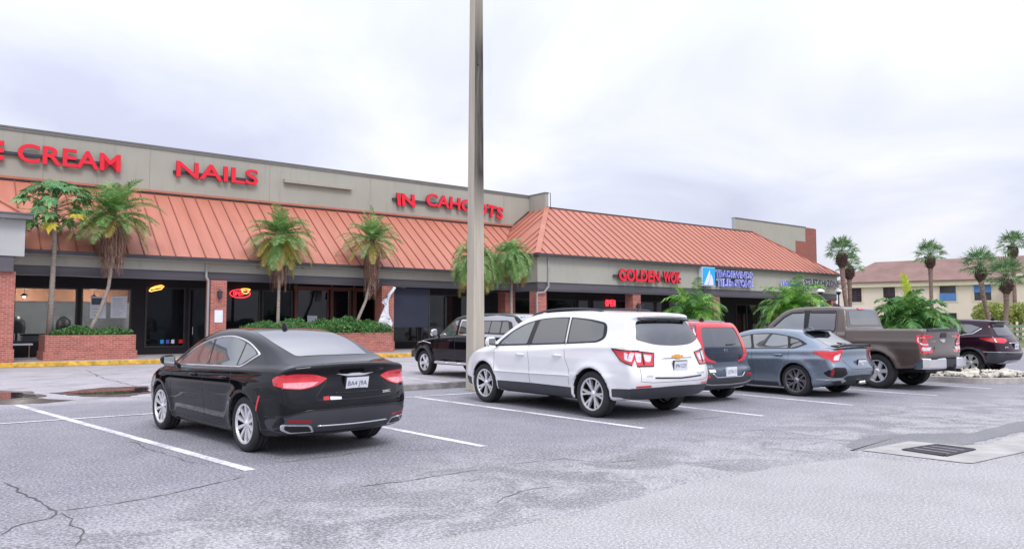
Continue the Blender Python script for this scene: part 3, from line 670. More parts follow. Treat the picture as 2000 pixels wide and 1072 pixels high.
shopthing('display_shelf', 13.8, 37.0, 'display shelf behind the window beside the wood framed bay', 'shelf', f_shelf(3, 1.0, 1.5, ('interior', 'paper', 'stucco_dark'), 2))
shopthing('display_shelf', 28.9, 36.9, 'long display shelf of pale boxes in the window right of the bent downspout', 'shelf', f_shelf(3, 2.4, 2.2, ('paper', 'interior', 'stucco_white', 'frame_wood'), 3))
shopthing('display_shelf', 31.8, 36.9, 'display shelf of pale boxes in the window nearest the red open sign', 'shelf', f_shelf(3, 1.8, 2.0, ('paper', 'interior', 'sky_blue_sign'), 4))
def f_cab(e):
    b = MB(); b.box((-.6, -.2, 0), (.6, .2, 1.0)); b.build('cabinet', M['interior'], e)
    b = MB(); b.box((-.62, -.22, 1.003), (.62, .22, 1.05)); b.build('worktop', M['stucco_white'], e)
shopthing('counter', 8.6, 38.6, 'pale reception counter deep inside the door glass with the stickers', 'counter', f_cab)
# brick pillars
def pillar(s0, s1, t0, t1, z1):
    b = BB(); b.box((s0, t0, .158), (s1, t1, z1)); b.box((s0 - .04, t0 - .04, .158), (s1 + .04, t1 + .04, .62)); return b.build('brick_pillar', M['brick'], bld)
pillar(2.02, 2.68, 31.9, 32.6, 3.32)
pillar(-6.5, -5.8, 31.9, 32.6, 3.32)
for s_ in (9.78, 17.86): pillar(s_, s_ + .66, 33.42, 34.12, 3.33)
for s_ in (26.35, 33.78, 41.4, 48.9, 55.85): pillar(s_, s_ + .66, 31.85, 32.5, 3.24)
pillar(26.3, 27.0, 34.6, 35.3, 3.3)
# downspouts
b = BB(); b.box((9.66, 33.5, .2), (9.74, 33.58, 3.3)); b.beam((9.7, 33.54, 3.3), (9.7, 33.85, 3.45), .08, .08); b.box((9.66, 33.82, 3.42), (9.74, 33.9, 4.12)); b.build('downspout', M['downspout'], bld)
b = BB(); b.box((26.98, 31.66, 3.45), (27.06, 31.74, 5.1)); b.beam((27.02, 31.7, 3.5), (26.75, 31.72, 3.18), .08, .08); b.beam((26.75, 31.72, 3.18), (26.25, 31.74, 3.14), .08, .08); b.box((26.2, 31.7, .2), (26.28, 31.78, 3.14)); b.build('downspout', M['downspout'], bld)
b = BB(); b.tube([(19.3, 33.75, 3.3), (18.7, 33.6, 3.35), (17.9, 33.5, 3.4), (17.5, 33.6, 3.1), (17.4, 33.8, 2.8)], .07); b.build('downspout', M['trim_dark'], bld)
# lamps on pillars and fascia
for s_, t_, z_, lb in ((10.1, 33.42, 2.72, 'dark wall lantern high on the brick pillar above the white notice'), (34.1, 31.85, 2.5, 'dark wall lantern on the brick pillar right of the red open sign')):
    e = empty('wall_lantern', (0, 0, 0), 0, lb, 'wall lamp'); at_st(e, s_, t_, z_)
    b = MB(); b.lathe([(.02, -.2), (.09, -.12), (.11, .1), (.13, .12), (.0, .24)], 6, c=(0, -.16, 0)); b.build('lantern_body', M['trim_dark'], e)
    b = MB(); b.box((-.05, -.06, -.05), (.05, -.002, .05)); b.build('bracket', M['trim_dark'], e)
e = empty('floodlight', (0, 0, 0), 0, 'small floodlight fixed to the tan fascia above the left planter', 'floodlight'); at_st(e, 6.3, 33.85, 3.9)
b = MB(); b.box((-.13, -.14, -.06), (.13, -.02, .05)); b.build('housing', M['trim_dark'], e, bevel=.01)
b = MB(); b.box((-.05, -.02, -.02), (.05, .05, .02)); b.build('bracket', M['trim_dark'], e)

# ------------------------------------------------------------------ signs
def sign(name, s, t, z, label): e = empty(name, (0, 0, 0), 0, label, 'sign'); at_st(e, s, t, z); return e
def raceway(e, x0, x1, z, h=.16):
    b = MB(); b.box((x0, .0, z), (x1, .11, z + h)); b.build('raceway', M['grey_plastic'], e)
def chan(e, txt, x, z, w, h, face='red_sign', side='red_return', bold=.03, sp=1.0, fn=None, name='letters', d=.09, y=-.05, shear=0):
    return text_obj(name, txt, w, h, d, [M[face], M[side]], e, (x, y, z), bold, sp, shear, fn)
e = sign('shop_sign', 2.95, 37.66, 8.2, 'red channel letters on the parapet above the papaya tree and left planter')
raceway(e, -4.0, 3.9, .30, .12); chan(e, 'CREAM', .1, .02, 3.9, .80, bold=.022); chan(e, 'ICE', -2.5, .0, 2.15, .82, bold=.05)
e = sign('shop_sign', 9.3, 37.66, 8.3, 'red channel letters on the parapet above the white notice pillar')
raceway(e, -.1, 3.7, .2, .12); chan(e, 'NAILS', 0, .02, 3.85, .76, bold=.02)
e = sign('shop_sign', 20.95, 37.66, 8.05, 'red letters hung in an arch on the parapet behind the pole')
raceway(e, -.2, 7.0, .30, .13)
arch = lambda p: (p[0], p[1], p[2] + .10 - .045 * (p[0] - 3.0) ** 2 * .55)
chan(e, 'IN', .05, .0, 1.15, .72, fn=lambda p: (p[0] + p[2] * -.10, p[1], p[2] + .0), bold=.045)
chan(e, 'CAHOOTS', 1.9, .0, 5.5, .74, fn=lambda p: (p[0] + .02 * p[2] * p[0], p[1], p[2] + .16 - .0055 * (p[0]) ** 2 * 2.2), bold=.03)
b = MB(14.5, 37.66, 8.6); b.slab([(14.5, 37.58, 8.64), (14.5, 37.79, 8.64), (14.5, 37.79, 8.84), (14.5, 37.58, 8.84)], (3.75, 0, 0)); o = b.build('sign_raceway', M['stucco'], bevel=.01); at_st(o, 14.5, 37.66, 8.6)
tag(o, 'bare tan sign raceway on the parapet between the two red letter signs', 'sign mount')
e = sign('shop_sign', 32.25, 31.58, 3.95, 'red rounded letters on the tan fascia above the open sign window')
raceway(e, -.3, 5.6, .25, .12); chan(e, 'GOLDEN', 0, .0, 3.55, .74, bold=.042); chan(e, 'WOK', 3.85, .0, 1.65, .74, bold=.042)
e = sign('logo_sign', 39.72, 31.5, 3.9, 'square blue sign with two white sails at the left of the blue lettering')
b = MB(); b.box((0, -.08, 0), (1.32, .2, 1.2)); b.build('panel', M['white_sign'], e)
b = MB(); b.box((.05, -.09, .03), (1.30, -.083, 1.17)); b.build('blue_face', M['sky_blue_sign'], e)
b = MB(); sail = [(.16, .05), (.30, .3), (.52, .66), (.78, 1.05), (.80, .7), (.72, .35), (.52, .05)]; b.slab([(x, -.094, z) for x, z in sail], (0, -.004, 0)); b.slab([(x, -.094, z) for x, z in [(.60, .05), (.76, .35), (.86, .8), (1.0, .62), (1.1, .4), (1.12, .05)]], (0, -.004, 0)); b.build('sails', M['white_sign'], e)
e = sign('shop_sign', 41.15, 31.58, 3.9, 'two-line white-edged blue lettering beside the blue sail sign')
for tx, x, z, w, h in (('TRADEWINDS', .1, .62, 4.0, .44), ('TILE', .2, .03, 1.45, .46), ('&', 1.75, .05, .3, .28), ('STONE', 2.15, .03, 1.95, .46)):
    chan(e, tx, x - .03, z - .03, w + .06, h + .06, 'white_sign', 'blue_sign', bold=.075, name='letter_edge', y=-.02)
    chan(e, tx, x, z, w, h, 'blue_sign', 'blue_sign', bold=-.002, name='letters', d=.02, y=-.096)
raceway(e, 0, 4.1, .5, .1)
e = sign('shop_sign', 48.75, 31.6, 4.12, 'small blue lettering on the fascia above the right palm clump'); chan(e, 'LIGHTING', 0, .0, 2.3, .42, 'blue_sign', 'white_sign', bold=.04)
e = sign('shop_sign', 51.55, 31.6, 4.25, 'black capital lettering at the far right end of the tan fascia'); chan(e, 'STRETCH', 0, .0, 2.85, .5, 'black_sign', 'white_sign', bold=.03); chan(e, 'ZONE', 3.1, .0, 1.75, .5, 'black_sign', 'white_sign', bold=.03)
b = MB(39.6, 31.2); b.tube([(39.6, 31.2, .158), (39.6, 31.2, 3.85)], .045); b.box((39.5, 31.1, 3.55), (39.7, 31.3, 3.85)); o = b.build('sign_post', M['trim_dark']); at_st(o, 39.6, 31.2); tag(o, 'thin black post under the blue sail sign', 'post')
# neon signs
def neon(e, strokes, r, m, name):
    b = MB()
    for pts in strokes: b.tube([(x, 0, z) for x, z in pts], r, 6)
    return b.build(name, m, e)
def oval(cx, cz, a, c, n=24, t0=0, t1=2 * math.pi, tilt=0): return [(cx + a * math.cos(t0 + (t1 - t0) * i / n) + tilt * c * math.sin(t0 + (t1 - t0) * i / n), cz + c * math.sin(t0 + (t1 - t0) * i / n)) for i in range(n + 1)]
def neon_open(x, z, w, h):
    c = w / 4.6; k = []
    k.append(oval(x + c * .45, z + h / 2, c * .42, h / 2, 14))
    k.append([(x + c * 1.15, z), (x + c * 1.15, z + h), (x + c * 1.75, z + h * .95), (x + c * 1.9, z + h * .72), (x + c * 1.75, z + h * .5), (x + c * 1.15, z + h * .48)])
    k.append([(x + c * 2.95, z), (x + c * 2.35, z), (x + c * 2.35, z + h), (x + c * 2.95, z + h)]); k.append([(x + c * 2.35, z + h * .5), (x + c * 2.85, z + h * .5)])
    k.append([(x + c * 3.35, z), (x + c * 3.35, z + h), (x + c * 4.1, z), (x + c * 4.1, z + h)])
    return k
e = sign('neon_sign', 11.45, 36.2, 2.72, 'red oval neon open sign with a cup, right of the notice pillar')
neon(e, [oval(.47, .17, .47, .19)] + neon_open(.16, .09, .5, .17), .019, M['neon_red'], 'red_tubes'); neon(e, [oval(.72, .36, .22, .045), oval(.72, .30, .16, .12, 14, math.pi, 2 * math.pi)], .017, M['neon_orange'], 'orange_tubes')
e = sign('neon_sign', 7.98, 36.2, 2.9, 'orange neon tube sign at the top of the salon door glass')
neon(e, [[(0, .02), (.08, .14), (.25, .22), (.5, .28), (.6, .24), (.48, .1), (.25, .05), (.08, .0), (0, .02)], [(.1, .1), (.35, .18), (.52, .2)]], .02, M['neon_orange'], 'orange_tubes')
e = sign('neon_sign', 35.8, 36.2, 2.62, 'small red neon open sign in the window below the rounded red letters')
neon(e, neon_open(0, 0, .95, .4) , .032, M['neon_red'], 'red_tubes')
# notices
def notice(name, s, t, z, w, h, label, cat='notice', lines=6, head=None, m='paper'):
    e = empty(name, (0, 0, 0), 0, label, cat); at_st(e, s, t, z)
    b = MB(); b.box((0, -.006, 0), (w, 0, h)); b.build('sheet', M[m], e)
    if lines or head:
        b = MB(); r2 = random.Random(int(s * 100))
        top = h * .95
        if head: b.box((w * .08, -.010, h * .62), (w * .92, -.0085, h * .93)); top = h * .55
        for i in range(lines):
            zz = top - (i + 1) * top / (lines + 1.2); b.box((w * r2.uniform(.08, .15), -.010, zz), (w * r2.uniform(.5, .9), -.0085, zz + h * .012))
        b.build('print', M['print'], e)
    return e
notice('poster', 5.72, 36.26, 1.72, .60, .92, 'white poster with dark logo block, left of the two window posters', 'poster', 3, True)
notice('poster', 6.50, 36.26, 1.74, .62, .93, 'white text poster, right of the two window posters', 'poster', 8)
notice('notice', 9.95, 33.41, 1.55, .34, .52, 'blank white notice taped on the brick pillar', 'notice', 0)
notice('notice', 15.2, 36.1, 1.3, .5, .58, 'grey and white printed sign in the wood framed window', 'notice', 4)
notice('notice', 26.72, 31.8, 1.65, .26, .42, 'pale blue notice on the brick pillar below the bent downspout', 'notice', 3)
for i, (ds, w, mm, lb) in enumerate(((.75, .14, 'sky_blue_sign', 'round light blue sticker'), (.98, .14, 'blue_sign', 'dark blue sticker'), (1.2, .13, 'paper', 'white card sticker'), (1.52, .16, 'red_sign', 'square red sticker'))):
    b = MB(); b.box((0, -.006, 0), (w, 0, .17)); o = b.build('sticker', M[mm]); at_st(o, 7.75 + ds, 36.25, .62); tag(o, lb + ' low on the salon door glass', 'sticker')
# roller shade and torn banner
e = empty('roller_shade', (0, 0, 0), 0, 'navy mesh roller shade lowered beside the third brick pillar', 'shade'); at_st(e, 18.6, 34.3)
b = MB(); b.box((0, 0, 1.32), (2.45, .015, 3.3)); b.build('screen', simple('navy_shade_mesh', (.028, .034, .062), .7, var=.15, nscale=.8), e)
b = MB(); b.tube([(0, .01, 1.31), (2.45, .01, 1.31)], .02); b.build('hem_bar', M['black_plastic'], e)
b = MB(); b.box((2.47, 0, .158), (2.52, .05, 3.3)); b.build('side_channel', M['grey_plastic'], e)
def crumple(name, pts, s, t, label, mat, amp=.05):
    me_pts = [Vector((p[0], p[1])) for p in pts]
    xs = [p[0] for p in pts]; zs = [p[1] for p in pts]; P = list(me_pts)
    for i in range(24):
        for j in range(36):
            x = min(xs) + (max(xs) - min(xs)) * (i + .5) / 24; z = min(zs) + (max(zs) - min(zs)) * (j + .5) / 36; P.append(Vector((x, z)))
    n = len(me_pts); r = delaunay_2d_cdt(P, [], [list(range(n))], 1, 1e-5)
    b = MB(); V = [(v.x, noise.noise(Vector((v.x * 3, v.y * 2, 1.3))) * amp * 2 + noise.noise(Vector((v.x * 9, v.y * 7, 4))) * amp, v.y) for v in r[0]]
    b.add(V, [tuple(f) for f in r[2]]); o = b.build(name, mat, None, True); at_st(o, s, t); tag(o, label, 'banner')
    so = o.modifiers.new('thick', 'SOLIDIFY'); so.thickness = .006
    return o
m_, nt_, b_ = newmat('torn_banner_print'); f_ = noisen(nt_, 3.2, 4, .6, objc(nt_), 1.2)
lk(nt_, mixc(nt_, rampn(nt_, f_, [(.57, 0), (.60, 1)]), (.78, .78, .86), (.05, .12, .11)), b_.inputs['Base Color']); b_.inputs['Roughness'].default_value = .6
crumple('torn_banner', [(.62, 3.3), (.50, 3.1), (.05, 2.62), (-.02, 2.5), (.15, 2.38), (.10, 2.2), (.02, 1.95), (-.28, 1.35), (-.1, 1.2), (.3, 1.0), (.42, .95), (.62, 1.55), (.42, 1.95), (.40, 2.3), (.45, 2.6), (.52, 2.9), (.8, 3.26)], 17.75, 33.25, 'torn white banner hanging limp from the third brick pillar', m_, .07)

# ------------------------------------------------------------------ planters and hedges
def planter(s0, s1, t0, t1, label):
    e = empty('brick_planter', (0, 0, 0), 0, label, 'planter'); at_st(e, (s0 + s1) / 2, t0, .158)
    w = (s1 - s0) / 2
    b = MB(); b.box((-w, 0, 0), (w, .2, .92)); b.box((-w, .2, 0), (-w + .2, t1 - t0, .92)); b.box((w - .2, .2, 0), (w, t1 - t0, .92)); b.box((-w + .2, t1 - t0 - .2, 0), (w - .2, t1 - t0, .92))
    b.box((-w - .05, -.05, 0), (w + .05, -.003, .32)); b.box((-w - .05, -.003, 0), (-w - .003, t1 - t0, .32)); b.box((w + .003, -.003, 0), (w + .05, t1 - t0, .32)); b.build('wall', M['brick'], e)
    b = MB(); b.box((-w + .2, .2, .6), (w - .2, t1 - t0 - .2, .8)); b.build('soil', M['soil'], e)
    return e
planter(3.72, 6.75, 32.55, 34.4, 'long red brick planter in front of the leftmost shop window')
planter(11.3, 17.82, 32.3, 34.1, 'long red brick planter behind the black sedan')
def leaf_cloud(b, pts_fn, n, size, rnd, flat=.3):
    for _ in range(n):
        p = Vector(pts_fn()); s_ = size * rnd.uniform(.6, 1.3)
        d = Vector((rnd.uniform(-1, 1), rnd.uniform(-1, 1), rnd.uniform(-.3, 1))).normalized(); a = d.orthogonal().normalized()
        a = (Matrix.Rotation(rnd.uniform(0, 6.28), 3, d) @ a); c = d.cross(a)
        b.add([p - a * s_ * .45, p + c * s_ * .22 + d * s_ * .08, p + a * s_ * .55, p - c * s_ * .22 + d * s_ * .08], [(0, 1, 2, 3)])
def hedge(s0, s1, t0, t1, z0, h, label, n, seed, mat='leaf_hedge', size=.11):
    rnd = random.Random(seed); e = empty('hedge', (0, 0, 0), 0, label, 'hedge'); at_st(e, (s0 + s1) / 2, (t0 + t1) / 2, z0)
    w, d = (s1 - s0) / 2, (t1 - t0) / 2
    def p():
        while 1:
            x, y = rnd.uniform(-w, w), rnd.uniform(-d, d); hh = h * (.68 + .32 * noise.noise(Vector((x * 1.3 + seed, y * 1.3, 0))) + .18 * noise.noise(Vector((x * 5, y * 5, seed))))
            ex = 1 - max(abs(x) / w, abs(y) / d) ** 4; hh = max(.08, hh * (.55 + .45 * ex))
            z = hh * (1 - rnd.random() ** 2 * .8); return (x * 1.04, y * 1.08, z)
    b = MB(); leaf_cloud(b, p, n, size, rnd); b.build('foliage', M[mat], e)
    b = MB()
    for i in range(int(w * 14)):
        x, y = rnd.uniform(-w, w) * .9, rnd.uniform(-d, d) * .8; b.tube([(x, y, -.15), (x + rnd.uniform(-.1, .1), y + rnd.uniform(-.1, .1), h * .45)], .012, 5)
    b.build('stems', M['trunk_sabal'], e); return e
hedge(3.95, 6.6, 32.7, 34.2, .98, .50, 'low glossy green hedge growing in the leftmost brick planter', 7000, 1)
hedge(11.3, 17.75, 32.25, 33.9, .98, .92, 'long leafy hedge growing in the planter behind the black sedan', 17000, 2)

# ------------------------------------------------------------------ palms
def feather(b, base, az, el, L, droop, rnd, lw=.035, ll=.42, n=34, stiff=.5, curl=1.0, hang=.35, mi=0, stemr=.012, upto=1.0):
    """one feather frond: curved rachis with paired leaflets"""
    p = Vector(base); d = Vector((math.cos(az) * math.cos(el), math.sin(az) * math.cos(el), math.sin(el)))
    pts = [p.copy()]; ds = [d.copy()]; seg = L / 14
    for i in range(14):
        d = (d + Vector((0, 0, -droop * (i + 2) / 14 * .22))).normalized(); p = p + d * seg; pts.append(p.copy()); ds.append(d.copy())
    b.tube(pts, [stemr * (1 - .8 * i / 14) for i in range(15)], 4, mi, False)
    for k in range(n):
        f = .16 + .84 * k / (n - 1); x = f * 14; i = min(13, int(x)); q = pts[i].lerp(pts[i + 1], x - i); dd = ds[i]
        side = dd.cross(Vector((0, 0, 1)))
        if side.length < .05: side = Vector((1, 0, 0))
        side.normalize(); up = side.cross(dd).normalized()
        l = ll * math.sin(math.pi * (.12 + .86 * f)) ** .6 * rnd.uniform(.8, 1.1)
        for sg in (-1, 1):
            dr = (side * sg * .9 + dd * (.55 + .3 * f) + up * stiff * rnd.uniform(.3, 1)).normalized()
            tip = q + dr * l + Vector((0, 0, -hang * l * rnd.uniform(.6, 1.3)))
            mid = q + dr * l * .5 + Vector((0, 0, -hang * l * .15)); wv = dd * lw * .5
            b.add([q - wv * .5, q + wv * .5, mid + wv, tip, mid - wv], [(0, 1, 2, 4), (2, 3, 4)], mi)
def date_palm(s, t, z0, path, crown, L, label, seed, n=46, skirt=(.5, 1.2), yellow=.2, skirtn=90, droopy=1.0, elmin=-.5, spear='leaf_palm', ll=.36, lean=0):
    rnd = random.Random(seed); e = empty('palm_tree', (0, 0, 0), 0, label, 'palm tree'); at_st(e, s, t, z0)
    b = MB(); m = len(path); b.tube(path, [.085 - .03 * (i / (m - 1)) for i in range(m)], 10); b.build('trunk', M['trunk'], e, True)
    c = Vector(crown)
    g, y = MB(), MB()
    for i in range(n):
        f = i / n; el = 1.40 - (1.40 - elmin) * f ** .72 + rnd.uniform(-.25, .25); az = i * 2.39996 + rnd.uniform(-.3, .3)
        tgt = y if (f > 1 - yellow and rnd.random() < .75) else g
        feather(tgt, c + Vector((0, 0, .12 * (1 - f))), az, el, L * rnd.uniform(.72, 1.12) * (.85 + .2 * min(1, f * 2)), droopy * rnd.uniform(.8, 1.3), rnd, ll=ll * 1.1, stiff=.5, hang=.30, lw=.034)
    g.build('crown', M['leaf_palm'], e); 
    if y.v: y.build('yellow_fronds', M['leaf_yellow'], e)
    if skirtn:
        d = MB()
        for i in range(skirtn):
            az = rnd.uniform(0, 6.28); r = skirt[0] * rnd.uniform(.25, 1) ; h = skirt[1] * rnd.uniform(.55, 1.1)
            p0 = c + Vector((math.cos(az) * .07, math.sin(az) * .07, -.05)); p1 = p0 + Vector((math.cos(az) * r * .8, math.sin(az) * r * .8, -h * .35)); p2 = p0 + Vector((math.cos(az) * r * .75, math.sin(az) * r * .75, -h))
            d.tube([p0, p1, p2], [.014, .010, .004], 3, 0, False)
            for k in range(9):
                q = p1.lerp(p2, k / 9); dx = Vector((rnd.uniform(-.10, .10), rnd.uniform(-.10, .10), -.30 * rnd.uniform(.5, 1))); w = Vector((-math.sin(az), math.cos(az), 0)) * .012
                d.add([q - w, q + w, q + dx], [(0, 1, 2)])
        d.build('dead_fronds', M['dead'], e)
        b = MB(); b.lathe([(.05, -.45), (.13, -.25), (.15, -.05), (.10, .12), (0, .2)], 10, c=c); b.build('crownshaft', M['boots'], e, True)
    return e
def papaya(s, t, z0, H, label, seed):
    rnd = random.Random(seed); e = empty('papaya_tree', (0, 0, 0), 0, label, 'papaya tree'); at_st(e, s, t, z0)
    pth = [(0, 0, 0), (.02, 0, H * .3), (.05, 0, H * .6), (.06, 0, H)]
    b = MB(); b.tube(pth, [.115, .10, .085, .05], 12); b.build('trunk', M['trunk'], e, True)
    b = MB(); yl = MB()
    for i in range(84):
        f = i / 84; az = i * 2.4 + rnd.uniform(-.4, .4); el = 1.3 - 1.5 * f + rnd.uniform(-.25, .25); Lp = .35 + 1.0 * min(1, f * 1.5) * rnd.uniform(.6, 1.15)
        p0 = Vector((.06, 0, H + .35 - 1.0 * f)); d = Vector((math.cos(az) * math.cos(el), math.sin(az) * math.cos(el), math.sin(el))); p1 = p0 + d * Lp * .6; p2 = p1 + (d + Vector((0, 0, -.25))).normalized() * Lp * .45
        tg = yl if (f > .85 and i % 3 == 0) else b
        tg.tube([p0, p1, p2], [.012, .010, .006], 4, 0, False)
        n = (Vector((d.x, d.y, 0)) * rnd.uniform(.2, 1.3) + Vector((rnd.uniform(-.4, .4), rnd.uniform(-.4, .4), 1))).normalized(); fw = (Vector((d.x, d.y, 0)) - n * Vector((d.x, d.y, 0)).dot(n)).normalized(); sd_ = n.cross(fw); R0 = rnd.uniform(.32, .48)
        for k in range(7):                     # seven-fingered lobed leaf
            a = (k - 3) * .72; dr = fw * math.cos(a) + sd_ * math.sin(a); pr = n.cross(dr); l = R0 * (1 - .09 * abs(k - 3)) * rnd.uniform(.85, 1.1); dz = Vector((0, 0, -.28 * l))
            tg.add([p2, p2 + dr * l * .35 - pr * l * .12, p2 + dr * l * .55 - pr * l * .20 + dz * .3, p2 + dr * l * .72 - pr * l * .12 + dz * .5, p2 + dr * l + dz, p2 + dr * l * .72 + pr * l * .12 + dz * .5, p2 + dr * l * .55 + pr * l * .20 + dz * .3, p2 + dr * l * .35 + pr * l * .12],
                   [(0, 1, 3), (1, 2, 3), (0, 3, 4), (0, 4, 5), (0, 5, 7), (5, 6, 7)])
    b.build('crown', M['leaf_papaya'], e); yl.build('yellow_leaves', leafmat('yellow_papaya_leaf', (.5, .42, .03), (.6, .5, .05)), e)
    b = MB()
    for k in range(9):
        a = k * 2.4; c_ = (.06 + .10 * math.cos(a), .10 * math.sin(a), H - .55 - .05 * k); b.lathe([(0, -.08), (.05, -.05), (.06, 0), (.04, .06), (0, .08)], 8, c=c_)
    b.build('fruit', simple('green_papaya_fruit', (.06, .10, .04), .5), e, True); return e
papaya(3.95, 33.4, .95, 5.15, 'papaya tree with lobed leaves on a bare trunk in the left planter', 11)
date_palm(5.25, 33.3, .95, [(0, 0, 0), (.10, 0, .5), (.36, 0, 1.1), (.62, 0, 2.0), (.70, 0, 3.0), (.70, 0, 4.65)], (.70, 0, 4.75), 1.9, 'feathery palm with dead brown skirt leaning beside the papaya tree', 21, n=76, skirt=(.55, 2.2), yellow=.10, skirtn=130, ll=.42, droopy=.62, elmin=-.35)
date_palm(12.6, 33.2, .95, [(0, 0, 0), (.02, 0, .8), (.03, 0, 1.7), (.05, 0, 4.2)], (.05, 0, 4.35), 1.75, 'feathery palm with yellowing lower fronds on a straight trunk in the long planter', 22, n=84, skirt=(.5, 2.2), yellow=.38, skirtn=90, droopy=.75, elmin=-.9, ll=.40)
date_palm(16.2, 33.1, .95, [(0, 0, 0), (.12, 0, .45), (.30, 0, .9), (.62, 0, 1.6), (.82, 0, 2.4), (.92, 0, 4.3)], (.92, 0, 4.45), 1.75, 'sparse palm with long brown skirt and curved trunk next to the torn banner', 23, n=50, skirt=(.40, 2.5), yellow=.10, skirtn=130, droopy=.6, elmin=-.15, ll=.36)
date_palm(21.6, 30.9, 0.1, [(0, 0, 0), (0, 0, 1.5), (0, 0, 4.3)], (0, 0, 4.45), 1.75, 'bushy weeping palm directly behind the concrete light pole', 24, n=84, skirt=(.7, 1.6), yellow=.25, skirtn=40, droopy=1.7, elmin=-.6, ll=.42)
date_palm(24.1, 31.2, 0.1, [(0, 0, 0), (0, 0, 1.5), (0, 0, 4.5)], (0, 0, 4.75), 1.6, 'bushy weeping palm right of the light pole by the coral roof corner', 25, n=80, skirt=(.6, 1.6), yellow=.22, skirtn=30, droopy=1.7, elmin=-.6, ll=.42)
def clump_palm(s, t, z0, H, W_, label, seed, n=40, spear=None, mats=('leaf_bright', 'leaf_dark'), nst=4, ll=.6):
    rnd = random.Random(seed); e = empty('clumping_palm', (0, 0, 0), 0, label, 'palm'); at_st(e, s, t, z0)
    A, B2 = MB(), MB(); tr = MB()
    for k in range(nst):
        a = k * 6.28 / nst; bx, by = .18 * math.cos(a), .18 * math.sin(a); hz = H * rnd.uniform(.28, .5)
        tr.tube([(bx, by, 0), (bx * 1.6, by * 1.6, hz)], [.07, .045], 8)
        for i in range(n // nst):
            f = i / (n // nst); feather(A if rnd.random() < .55 - .3 * f else B2, (bx * 1.6, by * 1.6, hz), i * 2.4 + k, 1.4 - 1.35 * f + rnd.uniform(-.1, .1), W_ * rnd.uniform(.75, 1.05), 1.25 * rnd.uniform(.8, 1.3), rnd, lw=.06, ll=ll, n=26, stiff=.35, hang=.55, stemr=.018)
    for i in range(n // 3):
        feather(B2, (rnd.uniform(-.3, .3), rnd.uniform(-.3, .3), .3), rnd.uniform(0, 6.28), rnd.uniform(.2, 1.0), W_ * rnd.uniform(.4, .75), 1.5, rnd, lw=.05, ll=ll * .7, n=20, stiff=.3, hang=.6, stemr=.012)
    tr.build('trunk', M['trunk'], e, True); A.build('young_fronds', M[mats[0]], e); B2.build('crown', M[mats[1]], e)
    if spear:
        b = MB(); feather(b, (0, 0, H * .45), spear[0], 1.35, spear[1], .1, rnd, lw=.05, ll=.28, n=30, stiff=1.6, hang=-.2, stemr=.02); feather(b, (0, 0, H * .45), spear[0] + .7, 1.5, spear[1] * .95, .1, rnd, lw=.05, ll=.24, n=30, stiff=1.6, hang=-.2, stemr=.02); b.build('spear_leaf', M['leaf_spear'], e)
    return e
clump_palm(34.9, 28.4, 0, 4.2, 2.4, 'bright green bushy palm in front of the brick pillar below the sail sign', 31, n=80, nst=5)
clump_palm(40.3, 25.4, 0, 4.9, 2.6, 'bright green bushy palm behind the brown pickup cab', 32, n=96, nst=6, spear=(.5, 1.3))
clump_palm(23.2, 10.8, .15, 3.1, 1.3, 'dark green palm with lime spear leaf behind the pickup bed on the rock island', 33, n=72, nst=4, spear=(1.0, 1.5), mats=('leaf_dark', 'leaf_dark'), ll=.50)

# ------------------------------------------------------------------ fan palms by the apartments
def fan_palm(px, Y, ztop, zc_, label, seed, lean=(0, 0), cr=1.4, h0=0, nf=34):
    rnd = random.Random(seed); x = (px - 1000) / 1500 * Y
    e = empty('fan_palm', (x, Y, 0), 0, label, 'palm tree')
    c = Vector((0, 0, zc_)); ln = Vector((lean[0], lean[1], 0))
    pth = [Vector((0, 0, 0)) + ln * (1 - f) ** 1.6 + Vector((0, 0, (zc_ - .9) * f)) for f in (0, .2, .4, .6, .8, 1)]
    b = MB(); b.tube(pth, [.21, .18, .16, .15, .16, .2], 10); b.build('trunk', M['trunk_sabal'], e, True)
    b = MB(); b.lathe([(.12, zc_ - 1.3), (.30, zc_ - 1.0), (.42, zc_ - .65), (.40, zc_ - .3), (.2, zc_), (0, zc_ + .1)], 12)
    for i in range(60):
        a = rnd.uniform(0, 6.28); z = zc_ - rnd.uniform(.2, 1.1); r = .34; b.beam((math.cos(a) * r * .7, math.sin(a) * r * .7, z), (math.cos(a + .3) * r * 1.35, math.sin(a + .3) * r * 1.35, z + .16), .05, .03)
    b.build('boots', M['boots'], e)
    b = MB()
    for i in range(nf):
        f = i / nf; az = i * 2.39996; el = 1.3 - 1.75 * f + rnd.uniform(-.15, .15); d = Vector((math.cos(az) * math.cos(el), math.sin(az) * math.cos(el), math.sin(el)))
        pl = cr * rnd.uniform(.45, .65); p1 = c + d * pl; b.tube([c, p1], [.02, .012], 4, 0, False)
        side = d.cross(Vector((0, 0, 1))).normalized(); up = side.cross(d)
        for k in range(17):
            a = (k - 8) * .20; dr = (d * math.cos(a) + side * math.sin(a) + up * .12 * rnd.uniform(-1, 1)).normalized(); l = cr * .62 * (1 - .02 * abs(k - 8) ** 1.3) * rnd.uniform(.85, 1.1); w = side * .04 * math.cos(a) + d * .04 * math.sin(a)
            m_ = p1 + dr * l * .6; tip = p1 + dr * l + Vector((0, 0, -.16 * l - .08 * f))
            b.add([p1, m_ - w, tip, m_ + w], [(0, 1, 2, 3)])
    b.build('crown', M['leaf_fan'], e); return e
def zat(py, Y): return 1.56 + (629 - py) / 1500 * Y
fan_palm(1646, 57, 0, zat(492, 57), 'tall fan palm in front of the far right end of the tan fascia', 41, lean=(.7, 0), cr=1.25)
fan_palm(1660, 62, 0, zat(518, 62), 'shorter fan palm peeking out behind the tall one at the fascia end', 42, cr=1.15, nf=24)
